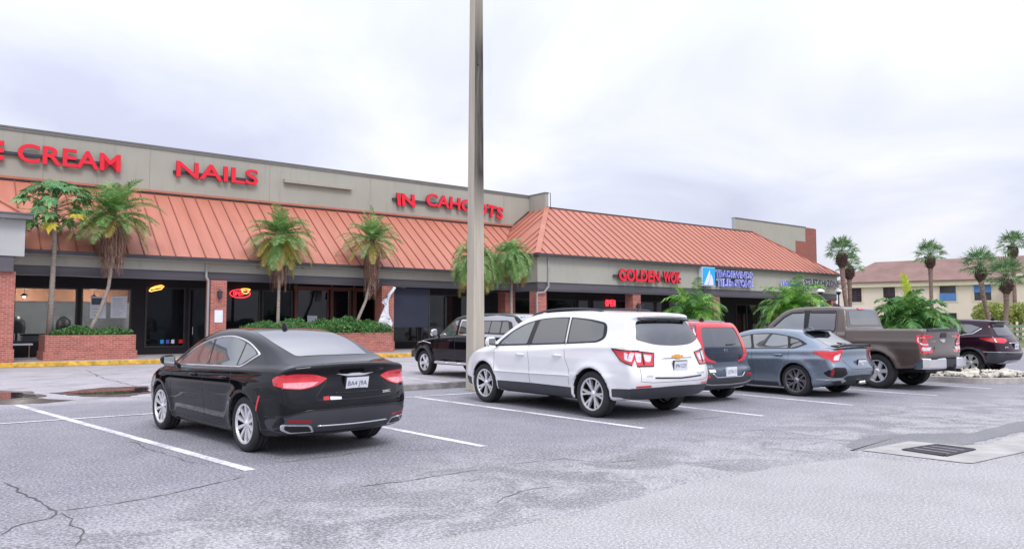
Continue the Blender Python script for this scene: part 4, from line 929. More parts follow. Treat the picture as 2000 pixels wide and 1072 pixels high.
fan_palm(1819, 66, 0, zat(498, 66), 'fan palm standing above the spear leaf palm before the brown roof', 43, cr=1.4)
fan_palm(1917, 56, 0, zat(518, 56), 'fan palm with curved reddish trunk right of the blue awning window', 44, lean=(1.0, 0), cr=1.45)
fan_palm(1966, 52, 0, zat(540, 52), 'low pale fan palm between the leaning palm and the tallest one', 45, lean=(-.3, 0), cr=1.45)
fan_palm(1982, 66, 0, zat(478, 66), 'tallest fan palm at the right edge with dark rounded boots', 46, cr=1.35)
def shrub(px, Y, w, z0, h, label, seed, n=2500, size=.22, mat='leaf_shrub'):
    rnd = random.Random(seed); x = (px - 1000) / 1500 * Y; e = empty('shrub', (x, Y, 0), 0, label, 'shrub')
    def p():
        while 1:
            v = Vector((rnd.uniform(-1, 1), rnd.uniform(-1, 1), rnd.uniform(-1, 1)))
            if v.length < 1 and noise.noise(v * 2.2 + Vector((seed, 0, 0))) > -.12 - .2 * (1 - v.length): return (v.x * w, v.y * w * .7, z0 + h / 2 + v.z * h / 2)
    b = MB(); leaf_cloud(b, p, n, size, rnd); b.build('foliage', M[mat], e)
    b = MB(); 
    for i in range(6): b.tube([(rnd.uniform(-.1, .1), rnd.uniform(-.1, .1), 0), (rnd.uniform(-w, w) * .5, rnd.uniform(-w, w) * .3, z0 + h * .5)], [.05, .02], 5)
    b.build('stems', M['trunk_sabal'], e)
shrub(1928, 62, 1.3, 1.3, 1.9, 'loose yellow green shrub in front of the cream wall, left of the pale palm trunk', 51)
shrub(1950, 60, 1.1, 1.2, 1.9, 'yellow green shrub right behind the purple car roof', 53)
shrub(1990, 60, 1.1, 1.3, 1.8, 'yellow green shrub at the right edge below the tallest palm', 52)

# ------------------------------------------------------------------ apartment block
ap0 = Vector((36.9, 84.0, 0)); apd = Vector((.815, -.578, 0)).normalized(); apz = math.atan2(apd.y, apd.x)
apt = empty('apartment_block', ap0, apz, 'cream two storey apartment block with brown hipped roof behind the fan palms', 'apartment block')
# local: x along the facade, y away from the camera
b = MB(); b.box((-1.0, 0, 0), (46, .3, 5.3)); b.box((-1.0, .3, 0), (-.7, 9, 5.3)); b.build('wall', M['apt_wall'], apt)
b = MB(); b.box((-1.3, -.35, 5.3), (46, .35, 5.75)); b.box((-1.3, .35, 5.3), (-.95, 9, 5.75)); b.build('eave_trim', M['apt_trim'], apt)
b = MB(); b.slab([(-1.45, -.5, 5.76), (46, -.5, 5.76), (46, 4.5, 8.35), (1.9, 4.5, 8.2)], (0, 0, .12)); b.slab([(-1.45, 9.5, 5.76), (-1.45, -.5, 5.765), (1.9, 4.5, 8.205)], (0, 0, .12)); b.slab([(1.9, 4.5, 8.2), (46, 4.5, 8.35), (46, 9.5, 5.76), (-1.45, 9.5, 5.76)], (0, 0, .12)); b.build('roof', M['apt_roof'], apt)
for k, x in enumerate((.1, 3.4, 8.7, 11.75, 13.0)):
    blue = k in (2, 3); ww = 1.45 if blue else 1.15
    if k == 4: continue
    for z0 in (3.75, 1.0):
        b = MB(); b.box((x - .2, -.04, z0 - .18), (x + ww + .2, -.002, z0 - .02))
        for a_, c_ in (((x - .2, z0 - .02), (x, z0 + 1.5)), ((x + ww, z0 - .02), (x + ww + .2, z0 + 1.5))): b.box((a_[0], -.04, a_[1]), (c_[0], -.002, c_[1]))
        f = b.build('window', M['apt_trim'], apt)
        b = MB(); b.box((x, -.02, z0 - .02), (x + ww, -.003, z0 + 1.5)); b.build('pane', M['apt_glass'], f)
        b = MB(); b.box((x, -.035, z0 + .7), (x + ww, -.022, z0 + .76)); b.box((x + ww / 2 - .02, -.035, z0), (x + ww / 2 + .02, -.022, z0 + .7)); b.box((x + ww / 2 - .02, -.035, z0 + .76), (x + ww / 2 + .02, -.022, z0 + 1.5)); b.box((x, -.035, z0 + 1.1), (x + ww / 2 - .02, -.022, z0 + 1.13)); b.build('glazing_bar', M['trim_dark'], f)
        if blue and z0 > 2:
            b = MB(); b.box((x - .02, -.08, z0 + (.78 if k == 3 else .0)), (x + ww + .02, -.045, z0 + (1.52 if k == 3 else .76))); b.build('blind', M['awning_blue'], f)
b = MB(); b.slab([(14.9, -2.6, 5.3), (23, -2.6, 5.3), (19, -2.6, 7.6)], (0, 2.2, 0)); b.build('gable', M['apt_wall'], apt)
b = MB(); b.box((15.2, -2.4, 0), (23, -.003, 5.297)); b.build('front_wing', M['apt_wall'], apt)
b = MB(); b.slab([(14.6, -2.9, 5.35), (19, -2.9, 7.8), (19, -2.9, 7.95), (14.5, -2.9, 5.5)], (0, 6.5, 0)); b.slab([(19, -2.9, 7.8), (23.3, -2.9, 5.35), (23.4, -2.9, 5.5), (19, -2.9, 7.95)], (0, 6.5, 0)); b.build('roof', M['apt_roof'], apt)
b = MB(); b.slab([(14.6, -3.0, 5.2), (19, -3.0, 7.65), (19, -3.0, 7.95), (14.5, -3.0, 5.55)], (0, .08, 0)); b.build('barge_board', M['apt_trim'], apt)
b = MB(); b.box((17.0, -2.45, 3.3), (18.2, -2.405, 4.9)); b.box((16.8, -2.45, .6), (18.2, -2.405, 2.6)); b.build('window', M['apt_glass'], apt)
# arched entry canopy near the end of the shops
e = empty('entry_gate', (24.9, 60, 0), apz * .2, 'cream gatehouse with dark arched canopy and brown door behind the pickup', 'gatehouse')
b = MB(); b.box((-1.6, 0, 0), (-.35, .6, 2.3)); b.box((.35, 0, 0), (1.0, .6, 2.3)); b.box((-.35, 0, 2.0), (.35, .6, 2.3)); b.build('wall', M['apt_wall'], e)
b = MB(); b.box((-.35, .1, 0), (.35, .2, 2.0)); b.build('door', simple('brown_gate_door', (.06, .025, .025), .6), e)
b = MB(); pr = [(-1.1 + 2.2 * i / 12, 2.3 + .75 * math.sin(math.pi * i / 12)) for i in range(13)]; b.slab([(p[0], -.5, p[1]) for p in pr], (0, 1.1, 0)); b.build('canopy', simple('dark_canopy_fabric', (.085, .08, .095), .8), e)
for k, (px, Y, lb) in enumerate(((1603, 56, 'white domed globe street lamp left of the arched canopy'), (1638, 58, 'white domed globe street lamp at the far end of the shops'))):
    x = (px - 1000) / 1500 * Y; z = zat(570, Y); e = empty('street_lamp', (x, Y, 0), 0, lb, 'street lamp', 'globe lamps by the gatehouse')
    b = MB(); b.tube([(0, 0, 0), (0, 0, z - .2)], .06); b.build('post', M['trim_dark'], e)
    b = MB(); b.lathe([(0, z - .25), (.12, z - .2), (.18, z)], 14); b.build('housing', M['trim_dark'], e)
    b = MB(); b.lathe([(.30, z), (.27, z + .10), (.16, z + .2), (0, z + .24)], 16); b.build('dome', M['white_sign'], e, True)
# slatted bench / fence at the right edge
e = empty('garden_fence', (29.6, 44.8, 0), R(-8), 'low green slatted fence at the right edge behind the purple car', 'fence')
for k in range(4): b = MB(); b.box((-1.5, 0, .35 + k * .3), (2.5, .04, .5 + k * .3)); b.build('rail', simple('green_wood', (.16, .24, .13), .8), e)
for k in range(4): b = MB(); b.box((-1.5 + k * 1.3, .045, 0), (-1.4 + k * 1.3, .13, 1.6)); b.build('post', M['apt_trim'], e)
# low greenery and lawn far right
b = MB(); b.poly([(20, 50, 0), (60, 38, 0), (90, 70, 0), (40, 95, 0), (26, 66, 0)]); o = b.build('lawn', leafmat('lawn_green', (.09, .14, .04), (.13, .18, .06), rough=.9, trans=0)); o.location.z = .004; tag(o, kind='structure')

# ------------------------------------------------------------------ island with rocks
ic = (22.75, 9.75); e = empty('kerbed_island', (0, 0, 0), 0, 'rounded kerbed planting island behind the pickup, ringed in concrete', 'island'); at_st(e, *ic)
outl = [(1.55 * math.cos(a), -1.0 + 1.15 * math.sin(a)) for a in [math.pi + math.pi * i / 24 for i in range(25)]] + [(1.55, 8.3), (-1.55, 8.3)]
inn = [(x * .90, -1.0 + (y + 1.0) * .89 if y <= -1 else y) for x, y in outl]
b = MB(); n = len(outl)
vs = [(x, y, 0) for x, y in outl] + [(x, y, .15) for x, y in outl] + [(x, y, .15) for x, y in inn] + [(x, y, .05) for x, y in inn]
b.add(vs, [(i, (i + 1) % n, (i + 1) % n + n, i + n) for i in range(n)] + [(i + n, (i + 1) % n + n, (i + 1) % n + 2 * n, i + 2 * n) for i in range(n)] + [(i + 2 * n, (i + 1) % n + 2 * n, (i + 1) % n + 3 * n, i + 3 * n) for i in range(n)])
b.build('kerb_ring', simple('island_kerb_concrete', (.42, .39, .37), .9, var=.3, nscale=3, bump=.4), e, bevel=.01)
b = MB(); b.poly([(x, y, .09) for x, y in inn]); b.build('bed', M['soil'], e)
def rockmesh(rnd, r):
    bm = bmesh.new(); bmesh.ops.create_icosphere(bm, subdivisions=2, radius=1)
    o1 = Vector((rnd.uniform(0, 99), rnd.uniform(0, 99), 0))
    vs = [v.co * (1 + .35 * noise.noise(v.co * 1.6 + o1) + .12 * noise.noise(v.co * 4 + o1)) for v in bm.verts]; fs = [[v.index for v in f.verts] for f in bm.faces]; bm.free()
    return [(v.x * r * 1.25, v.y * r, v.z * r * .75) for v in vs], fs
rnd = random.Random(9); b = MB(*ic)
for i in range(420):
    while 1:
        x, y = rnd.uniform(-1.35, 1.35), rnd.uniform(-2.0, 4)
        if (x / 1.38) ** 2 + (min(0, y + 1.0) / 1.0) ** 2 < 1: break
    r = rnd.uniform(.04, .10) * (1.25 if rnd.random() < .1 else 1); V, F = rockmesh(rnd, r); a = rnd.uniform(0, 6.28)
    b.add([(ic[0] + x + v[0] * math.cos(a) - v[1] * math.sin(a), ic[1] + y + v[0] * math.sin(a) + v[1] * math.cos(a), .12 + r * .5 + .05 * rnd.random() + v[2]) for v in V], F)
o = b.build('rock_bed', M['rock']); at_st(o, *ic); tag(o, 'pale broken rocks covering the kerbed island', 'rocks', kind='stuff')

# ------------------------------------------------------------------ concrete light pole
ps, pt_ = 10.19, 14.55
b = MB(); w0, w1 = .158, .10; zt = 12.0
b.add([(-w0, -w0, 0), (w0, -w0, 0), (w0, w0, 0), (-w0, w0, 0), (-w1, -w1, zt), (w1, -w1, zt), (w1, w1, zt), (-w1, w1, zt)], [(0, 3, 2, 1), (4, 5, 6, 7), (0, 1, 5, 4), (1, 2, 6, 5), (2, 3, 7, 6), (3, 0, 4, 7)])
e = empty('light_pole', (0, 0, 0), 0, 'tall square concrete light pole stained dark near the top', 'light pole'); at_st(e, ps, pt_)
b.build('shaft', M['concrete_pole'], e, bevel=.012)
b = MB(); b.lathe([(0, 7.55), (.02, 7.56), (.02, 7.58)], 8, c=(-.03, -.135, 0)); b.box((-.05, -.125, 1.1), (.05, -.10, 1.3)) if False else None; b.build('bolt', M['trim_dark'], e)

# ================================================================== VEHICLES
def spline(pts, n=6):
    """closed Catmull-Rom through control points; a point (x,z,1) is a sharp corner"""
    P = [(p[0], p[1]) for p in pts]; S = [len(p) > 2 for p in pts]; out = []; m = len(P)
    for i in range(m):
        p0, p1, p2, p3 = P[i - 1], P[i], P[(i + 1) % m], P[(i + 2) % m]
        if S[i]: p0 = (2 * p1[0] - p2[0], 2 * p1[1] - p2[1])
        if S[(i + 1) % m]: p3 = (2 * p2[0] - p1[0], 2 * p2[1] - p1[1])
        d = math.dist(p1, p2); d0 = max(1e-4, math.dist(p0, p1)); d2 = max(1e-4, math.dist(p2, p3))
        m1 = [(p2[k] - p0[k]) / (d + d0) * d for k in (0, 1)]; m2 = [(p3[k] - p1[k]) / (d + d2) * d for k in (0, 1)]
        for j in range(n):
            t = j / n; a = 2 * t ** 3 - 3 * t * t + 1; b = t ** 3 - 2 * t * t + t; c = -2 * t ** 3 + 3 * t * t; e = t ** 3 - t * t
            out.append(tuple(a * p1[k] + b * m1[k] + c * p2[k] + e * m2[k] for k in (0, 1)))
    return np.array(out)
def sdpoly(poly, X, Z):
    d = np.full(X.shape, 1e9); ins = np.zeros(X.shape, bool); n = len(poly)
    for i in range(n):
        ax, az = poly[i]; bx, bz = poly[(i + 1) % n]; ex, ez = bx - ax, bz - az; wx, wz = X - ax, Z - az
        t = np.clip((wx * ex + wz * ez) / (ex * ex + ez * ez + 1e-12), 0, 1)
        d = np.minimum(d, (wx - t * ex) ** 2 + (wz - t * ez) ** 2)
        c = (az > Z) != (bz > Z)
        if bz != az: ins ^= c & (X < (bx - ax) * (Z - az) / (bz - az) + ax)
    d = np.sqrt(d); return np.where(ins, -d, d)
def smax(a, b, r):
    h = np.clip(.5 + .5 * (a - b) / r, 0, 1); return b + (a - b) * h + r * h * (1 - h)
def sstep(a, b, x): t = np.clip((x - a) / (b - a), 0, 1); return t * t * (3 - 2 * t)
class CarShape:
    """implicit car body: smooth intersection of side outline, plan and cross section"""
    def __init__(s, sp):
        s.sp = sp; s.L, s.W, s.H = sp['L'], sp['W'], sp['H']
        s.poly = spline(sp['prof'])
        s.gx = np.arange(-.3, s.L + .3, .015); s.gz = np.arange(-.1, s.H + .35, .015)
        X, Z = np.meshgrid(s.gx, s.gz, indexing='ij'); s.sd = sdpoly(s.poly, X, Z)
    def prof(s, x, z):
        fx = np.clip((x - s.gx[0]) / .015, 0, len(s.gx) - 1.01); fz = np.clip((z - s.gz[0]) / .015, 0, len(s.gz) - 1.01)
        i = fx.astype(int); k = fz.astype(int); u = fx - i; v = fz - k
        return (s.sd[i, k] * (1 - u) * (1 - v) + s.sd[i + 1, k] * u * (1 - v) + s.sd[i, k + 1] * (1 - u) * v + s.sd[i + 1, k + 1] * u * v)
    def width(s, x, z):
        sp = s.sp; hw = s.W / 2
        rl, fl = sp.get('rtap', (.9, .10)), sp.get('ftap', (1.1, .16))
        tr = np.clip(1 - x / rl[0], 0, 1); tf = np.clip(1 - (s.L - x) / fl[0], 0, 1)
        w = hw - rl[1] * tr ** 2 - fl[1] * tf ** 2.0
        zt, it = sp['sect']                       # lower body section: heights -> inset
        w = w - np.interp(z, zt, it)
        bx, bz = zip(*sp['belt']); belt = np.interp(x, bx, bz)
        dz = np.maximum(0, z - belt)
        sh = sp.get('shoulder', .05)
        w = w - sh * sstep(-.04, .06, z - belt) - sp.get('tumble', .27) * dz - sp.get('tumble2', .12) * dz ** 2
        gr = sp.get('gtaper', (1.2, .10))         # greenhouse narrows towards the tail
        w = w - gr[1] * np.clip(1 - x / gr[0], 0, 1) ** 1.5 * sstep(0, .25, z - belt)
        gf = sp.get('gftaper', (0, 0, 0))
        if gf[2]: w = w - gf[2] * np.clip((x - gf[0]) / gf[1], 0, 1) ** 1.5 * sstep(-.05, .2, z - belt)
        for c in sp.get('crease', ()):            # (x0,z0,x1,z1,height,depth): swage line
            zc = c[1] + (c[3] - c[1]) * np.clip((x - c[0]) / (c[2] - c[0]), 0, 1); dd = (z - zc)
            w = w + c[5] * np.exp(-np.where(dd > 0, dd / (c[4] * .45), -dd / c[4]) ** 2 * 1.0) * sstep(c[0] - .3, c[0] + .1, x) * (1 - sstep(c[2] - .1, c[2] + .3, x))
        for ax in sp['axles']:                    # wheel arch flares
            r = np.sqrt((x - ax) ** 2 + (z - sp['wr']) ** 2); ra = sp['arch']
            w = w + sp.get('flare', .02) * np.exp(-((r - ra) / .10) ** 2) * (z > sp['wr'] * .5)
        return w
    def f(s, x, y, z):
        sp = s.sp; hw = s.W / 2; ay = np.abs(y); q = (ay / hw)
        xr = sp.get('rround', .16); xf = sp.get('fround', .35)
        x2 = x - xr * q ** 2.6 * (1 - sstep(0, 1.3, x)) + xf * q ** 2.4 * sstep(s.L - 1.5, s.L, x)
        z2 = z + sp.get('crown', .05) * q ** 2.2 * sstep(.65, .95, z)
        fp = s.prof(x2, z2); fs = ay - s.width(x, z)
        r = sp.get('edge', .07) + 0 * x
        f = smax(fp, fs, r)
        if 'bed' in sp:
            x0, x1, bw, z0 = sp['bed']; g = np.maximum(np.maximum(x0 - x, x - x1), np.maximum(ay - bw, z0 - z)); f = np.maximum(f, -g)
        for c in sp.get('cut', ()):               # rounded pockets: centre, half size, radius
            g = np.sqrt(np.maximum(np.abs(x - c[0]) - c[3] + c[6], 0) ** 2 + np.maximum(np.abs(y - c[1]) - c[4] + c[6], 0) ** 2 + np.maximum(np.abs(z - c[2]) - c[5] + c[6], 0) ** 2) - c[6]; f = smax(f, -g, .02)
        for ax in sp['axles']:
            g = np.maximum(np.sqrt((x - ax) ** 2 + (z - sp['wr']) ** 2) - sp['arch'], (hw - .42) - ay); f = np.maximum(f, -g)
        return f
    def mesh(s, h):
        hw = s.W / 2 + .08
        xs = np.arange(-.12, s.L + .12, h); ys = np.arange(-hw - h / 2, hw + h, h); zs = np.arange(.02, s.H + .14, h)
        X, Y, Z = np.meshgrid(xs, ys, zs, indexing='ij')
        F = s.f(X, Y, Z)
        # surface nets
        c = F < 0; nx, ny, nz = F.shape
        acc = np.zeros((nx - 1, ny - 1, nz - 1, 3)); cnt = np.zeros((nx - 1, ny - 1, nz - 1))
        for axis in range(3):
            for o1 in (0, 1):
                for o2 in (0, 1):
                    o = [0, 0, 0]; oth = [a for a in range(3) if a != axis]; o[oth[0]] = o1; o[oth[1]] = o2
                    sl = tuple(slice(o[a], o[a] + F.shape[a] - 1) for a in range(3)); o_ = list(o); o_[axis] = 1
                    s2 = tuple(slice(o_[a], o_[a] + F.shape[a] - 1) for a in range(3))
                    A, B = F[sl], F[s2]; ch = (A < 0) != (B < 0); t = np.where(ch, A / np.where(ch, A - B, 1), 0)
                    for a in range(3): acc[..., a] += np.where(ch, (t if a == axis else o[a]), 0)
                    cnt += ch
        idx = np.full(cnt.shape, -1); act = cnt > 0; idx[act] = np.arange(act.sum())
        I = np.argwhere(act); P = acc[act] / cnt[act][:, None] + I
        P = P * h + np.array([xs[0], ys[0], zs[0]])
        for _ in range(2):                        # pull vertices onto the exact surface
            e = .004; f0 = s.f(P[:, 0], P[:, 1], P[:, 2])
            g = np.stack([(s.f(P[:, 0] + e, P[:, 1], P[:, 2]) - f0) / e, (s.f(P[:, 0], P[:, 1] + e, P[:, 2]) - f0) / e, (s.f(P[:, 0], P[:, 1], P[:, 2] + e) - f0) / e], 1)
            stp = f0[:, None] * g / (np.sum(g * g, 1)[:, None] + 1e-6); ln = np.linalg.norm(stp, axis=1)[:, None]
            P = P - stp * np.minimum(1, (h * .5) / (ln + 1e-9))
        Q = []
        for axis in range(3):
            A = F[tuple(slice(0, -1) if a == axis else slice(1, -1) for a in range(3))]; B = F[tuple(slice(1, None) if a == axis else slice(1, -1) for a in range(3))]
            for sgn, m in ((1, (A < 0) & (B >= 0)), (-1, (A >= 0) & (B < 0))):
                ii = np.argwhere(m)
                if not len(ii): continue
                base = ii + np.array([0 if a == axis else 1 for a in range(3)]); b1, b2 = [(axis + 1) % 3, (axis + 2) % 3]
                def off(d1, d2): q = base.copy(); q[:, b1] += d1; q[:, b2] += d2; return idx[q[:, 0], q[:, 1], q[:, 2]]
                quad = np.stack([off(-1, -1), off(0, -1), off(0, 0), off(-1, 0)], 1); Q.append(quad if sgn > 0 else quad[:, ::-1])
        return P, np.concatenate(Q)
def rnd_poly(pts, r=.03, n=4):
    """round the corners of a 2D polygon"""
    out = []; m = len(pts)
    for i in range(m):
        p0, p, p1 = Vector(pts[i - 1][:2]), Vector(pts[i][:2]), Vector(pts[(i + 1) % m][:2]); rr_ = pts[i][2] if len(pts[i]) > 2 else r
        a = p0 - p; b = p1 - p; k = min(rr_, a.length * .45, b.length * .45); A = p + a.normalized() * k; B = p + b.normalized() * k
        for j in range(n + 1): t = j / n; out.append(tuple(A * (1 - t) ** 2 + p * 2 * t * (1 - t) + B * t * t))
    return out
class Car:
    def __init__(s, name, sp, label, cat, paintm, h=.026):
        s.sp = sp; s.root = empty(name, (0, 0, 0), 0, label, cat); s.sh = CarShape(sp); s.P = None
        P, Q = s.sh.mesh(h)
        s.bvh = BVHTree.FromPolygons([Vector(p) for p in P], [tuple(int(i) for i in q) for q in Q])
        me = bpy.data.meshes.new('body'); me.from_pydata(P.tolist(), [], Q.tolist()); me.materials.append(paintm); me.materials.append(M['black_plastic'])
        # the insides of the wheel wells and the floor are black
        cen = P[Q].mean(1); inside = np.zeros(len(Q), bool)
        for ax in sp['axles']: inside |= (np.hypot(cen[:, 0] - ax, cen[:, 2] - sp['wr']) < sp['arch'] + .012) & (np.abs(cen[:, 1]) < s.sh.width(cen[:, 0], cen[:, 2]) - .03)
        lowz = P[:, 2].min(); inside |= cen[:, 2] < lowz + .03
        if 'bed' in sp:
            x0, x1, bw, z0 = sp['bed']; inside |= (cen[:, 0] > x0 - .01) & (cen[:, 0] < x1 + .01) & (np.abs(cen[:, 1]) < bw + .01) & (cen[:, 2] > z0 - .02) & (cen[:, 2] < sp['bedtop'])
        me.polygons.foreach_set('material_index', inside.astype(int).tolist()); me.polygons.foreach_set('use_smooth', [True] * len(Q)); me.update()
        s.body = bpy.data.objects.new('body', me); col.objects.link(s.body); s.body.parent = s.root
    def hit(s, u, v, d):
        """d: 'L' left side (+y), 'R', 'B' from behind, 'F' front, 'T' top; returns point, normal"""
        if d == 'L': o, r = Vector((u, 3, v)), Vector((0, -1, 0))
        elif d == 'R': o, r = Vector((u, -3, v)), Vector((0, 1, 0))
        elif d == 'B': o, r = Vector((-3, u, v)), Vector((1, 0, 0))
        elif d == 'F': o, r = Vector((9, u, v)), Vector((-1, 0, 0))
        else: o, r = Vector((u, v, 5)), Vector((0, 0, -1))
        p, n, i, dist = s.bvh.ray_cast(o, r)
        if p is None:
            p, n, i, dist = s.bvh.find_nearest(o + r * (3 - s.sp['W'] / 2 + .1 if d in 'LR' else 3.1 if d == 'B' else 9 - s.sp['L'] if d == 'F' else 3.6))
        if n.dot(r) > 0: n = -n
        return p, n
    def patch(s, name, pieces, mat, off=.005, step=.045, parent=None, smooth=True, sides=None, thick=.012):
        """pieces: [(direction, polygon)...]; the polygon is laid onto the body as a thin shell"""
        b = MB()
        for d, poly in pieces:
            pts = [Vector(p) for p in poly]; n = len(pts)
            # refine boundary
            Bd = []
            for i in range(n):
                a, c = pts[i], pts[(i + 1) % n]; k = max(1, int((c - a).length / step))
                for j in range(k): Bd.append(a.lerp(c, j / k))
            x0, x1 = min(p.x for p in Bd), max(p.x for p in Bd); y0, y1 = min(p.y for p in Bd), max(p.y for p in Bd)
            P = list(Bd); nx, ny = max(1, int((x1 - x0) / step)), max(1, int((y1 - y0) / step))
            for i in range(nx):
                for j in range(ny):
                    q = Vector((x0 + (i + .5) * (x1 - x0) / nx, y0 + (j + .5) * (y1 - y0) / ny))
                    P.append(q)
            r = delaunay_2d_cdt(P, [], [list(range(len(Bd)))], 1, 1e-6)
            V = [s.hit(v.x, v.y, d) for v in r[0]]
            top = [p + nn * off for p, nn in V]; m = len(top)
            fs = [tuple(f) for f in r[2]]; ed = {}
            for f in fs:
                for a, c in zip(f, f[1:] + f[:1]): ed[(a, c)] = ed.get((a, c), 0) + 1
            low = [p - nn * thick for p, nn in V]; bord = [(a, c) for (a, c) in ed if (c, a) not in ed]
            # orient faces outward
            tot = 0
            for f in fs[:40]:
                nn = (top[f[1]] - top[f[0]]).cross(top[f[2]] - top[f[0]]); tot += nn.dot(V[f[0]][1])
            if tot < 0: fs = [f[::-1] for f in fs]; bord = [(c, a) for a, c in bord]
            b.add(top + low, fs + [(c, a, a + m, c + m) for a, c in bord])
        o = b.build(name, mat, parent or s.root, False)
        if smooth:
            me = o.data
            nz = [True] * len(me.polygons); me.polygons.foreach_set('use_smooth', nz)
            me.set_sharp_from_angle(angle=R(50)) if hasattr(me, 'set_sharp_from_angle') else None
        return o
    def side(s, name, poly, mat, both=True, **k):
        a = s.patch(name, [('L', poly)], mat, **k); b = s.patch(name, [('R', poly)], mat, **k) if both else None
        return a, b
    def line(s, name, pieces, w, mat, off=.003, h=None, parent=None):
        """raised trim or dark shut line following the body; pieces: [(dir, [points])]"""
        for d, pts in pieces:
            b = MB(); Q = []
            for a, c in zip(pts, pts[1:]):
                k = max(1, int(math.dist(a, c) / .04))
                for j in range(k): Q.append((a[0] + (c[0] - a[0]) * j / k, a[1] + (c[1] - a[1]) * j / k))
            Q.append(pts[-1]); H = [s.hit(u, v, d) for u, v in Q]; P = [p + n * off for p, n in H]
            vs = []
            for i, (p, n) in enumerate(H):
                t = (P[min(i + 1, len(P) - 1)] - P[max(i - 1, 0)]).normalized(); sd_ = t.cross(n).normalized() * w / 2
                vs += [P[i] - sd_, P[i] + sd_, p + sd_ * 1.0 - n * .004, p - sd_ * 1.0 - n * .004]
            m = len(H); fs = []
            for i in range(m - 1):
                a = i * 4; fs += [(a, a + 4, a + 5, a + 1), (a + 1, a + 5, a + 6, a + 2), (a + 3, a + 7, a + 4, a)]
            fs += [(0, 1, 2, 3), (m * 4 - 1, m * 4 - 2, m * 4 - 3, m * 4 - 4)]
            b.add(vs, fs); o = b.build(name, mat, parent or s.root, True)
        return o
    def both(s, pts): return [('L', pts), ('R', pts)]
    def closed(s, pts): return list(pts) + [pts[0]]
    def wheels(s, wr, tw, rimr, spoke, track=None, rim_mat='alloy', arch_lip=None):
        sp = s.sp; W2 = sp['W'] / 2
        for ax in sp['axles']:
            for sg in (1, -1):
                y = sg * (W2 - (track or .03) - tw / 2)
                t = MB(); h = tw / 2; r0 = rimr + .005
                prof = [(r0, -h * .82), (r0 + .02, -h * .95), (wr * .82, -h), (wr * .94, -h * .92), (wr, -h * .66), (wr, -h * .25), (wr - .008, -h * .24), (wr - .008, -h * .20), (wr, -h * .19), (wr, h * .19), (wr - .008, h * .20), (wr - .008, h * .24), (wr, h * .25), (wr, h * .66), (wr * .94, h * .92), (wr * .82, h), (r0 + .02, h * .95), (r0, h * .82)]
                t.lathe(prof, 48, axis='y'); w = t.build('wheel', M['black_rubber'], s.root, True); w.location = (ax, y, wr); w.rotation_euler = (0, R(17 * ax * 3 + (0 if sg > 0 else 40)), 0)
                b = MB(); f = sg
                # barrel, lip, dark back disc and hub
                b.lathe([(r0, -h * .8), (r0 - .01, -h * .7), (r0 - .02, h * .7), (r0, h * .8)][::1], 40, 1, axis='y')
                b.lathe([(r0 + .004, f * h * .84), (r0 + .002, f * h * .90), (r0 - .018, f * h * .88), (r0 - .024, f * h * .70)], 40, 0, axis='y')
                b.lathe([(0, f * h * .25), (r0 - .02, f * h * .20)], 32, 2, axis='y')
                spoke(b, rimr, h, f)
                b.lathe([(0, f * h * .80), (.026, f * h * .80), (.034, f * h * .72), (.06, f * h * .62), (.065, f * h * .3)], 20, 0, axis='y')
                b.build('rim', [M[rim_mat], M['alloy_dark'], M['black_gloss']], w, False)
        if arch_lip:
            for ax in sp['axles']:
                for sg in 'LR':
                    pts = []
                    for i in range(25):
                        a = math.pi * (-.04 + 1.08 * i / 24); pts.append((ax + (sp['arch'] + arch_lip[1] / 2) * math.cos(a), max(arch_lip[2], sp['wr'] + (sp['arch'] + arch_lip[1] / 2) * math.sin(a))))
                    s.line('arch_trim', [(sg, pts)], arch_lip[1], M['grey_plastic'], off=arch_lip[0] * .5)
    def mirrors(s, x, z, w, mat, ylen=.2, h=.15):
        for sg in (1, -1):
            y0 = sg * (float(s.sh.width(np.array(x), np.array(z))) - .03)
            b = MB(); N = 14
            V = []; F = []
            for i in range(N + 1):
                th = math.pi * i / N
                for j in range(20):
                    ph = 2 * math.pi * j / 20; cx, cy, cz = math.sin(th) * math.cos(ph), math.cos(th), math.sin(th) * math.sin(ph)
                    sq = lambda v, e: math.copysign(abs(v) ** e, v)
                    xx = sq(cx, .8) * .09; xx = max(xx, -.045); V.append((x + xx, y0 + sg * (.11 + w * .5 + sq(cy, .6) * w * .5), z + .05 + sq(cz, .75) * h * .5 * (1 - .15 * sq(cy, 1))))
            for i in range(N):
                for j in range(20): F.append((i * 20 + j, i * 20 + (j + 1) % 20, (i + 1) * 20 + (j + 1) % 20, (i + 1) * 20 + j) if sg < 0 else (i * 20 + j, (i + 1) * 20 + j, (i + 1) * 20 + (j + 1) % 20, i * 20 + (j + 1) % 20))
            b.add(V, F); m_ = b.build('wing_mirror', mat, s.root, True)
            b = MB(); b.slab([(x - .052, y0 + sg * (.13 + w * .02), z - h * .27), (x - .052, y0 + sg * (.09 + w * .97), z - h * .22), (x - .052, y0 + sg * (.09 + w * .97), z + .05 + h * .30), (x - .052, y0 + sg * (.13), z + .05 + h * .36)], (.004, 0, 0)); b.build('mirror_glass', M['chrome'], m_)
            b = MB(); b.beam((x + .02, y0 - sg * .02, z - .03), (x + .0, y0 + sg * .18, z + .01), .05, .035); b.build('mirror_stalk', M['black_plastic'], m_)
    def handles(s, spots, mat, l=.2):
        for d in 'LR':
            for x, z in spots:
                p, n = s.hit(x, z, d); sg = 1 if d == 'L' else -1
                b = MB(); b.tube([p + Vector((-l / 2, -sg * .01, 0)), p + Vector((-l / 2 + .02, sg * .035, .002)), p + Vector((l / 2 - .02, sg * .035, .002)), p + Vector((l / 2, -sg * .01, 0))], [.012, .017, .017, .012], 8)
                b.build('door_handle', mat, s.root, True)
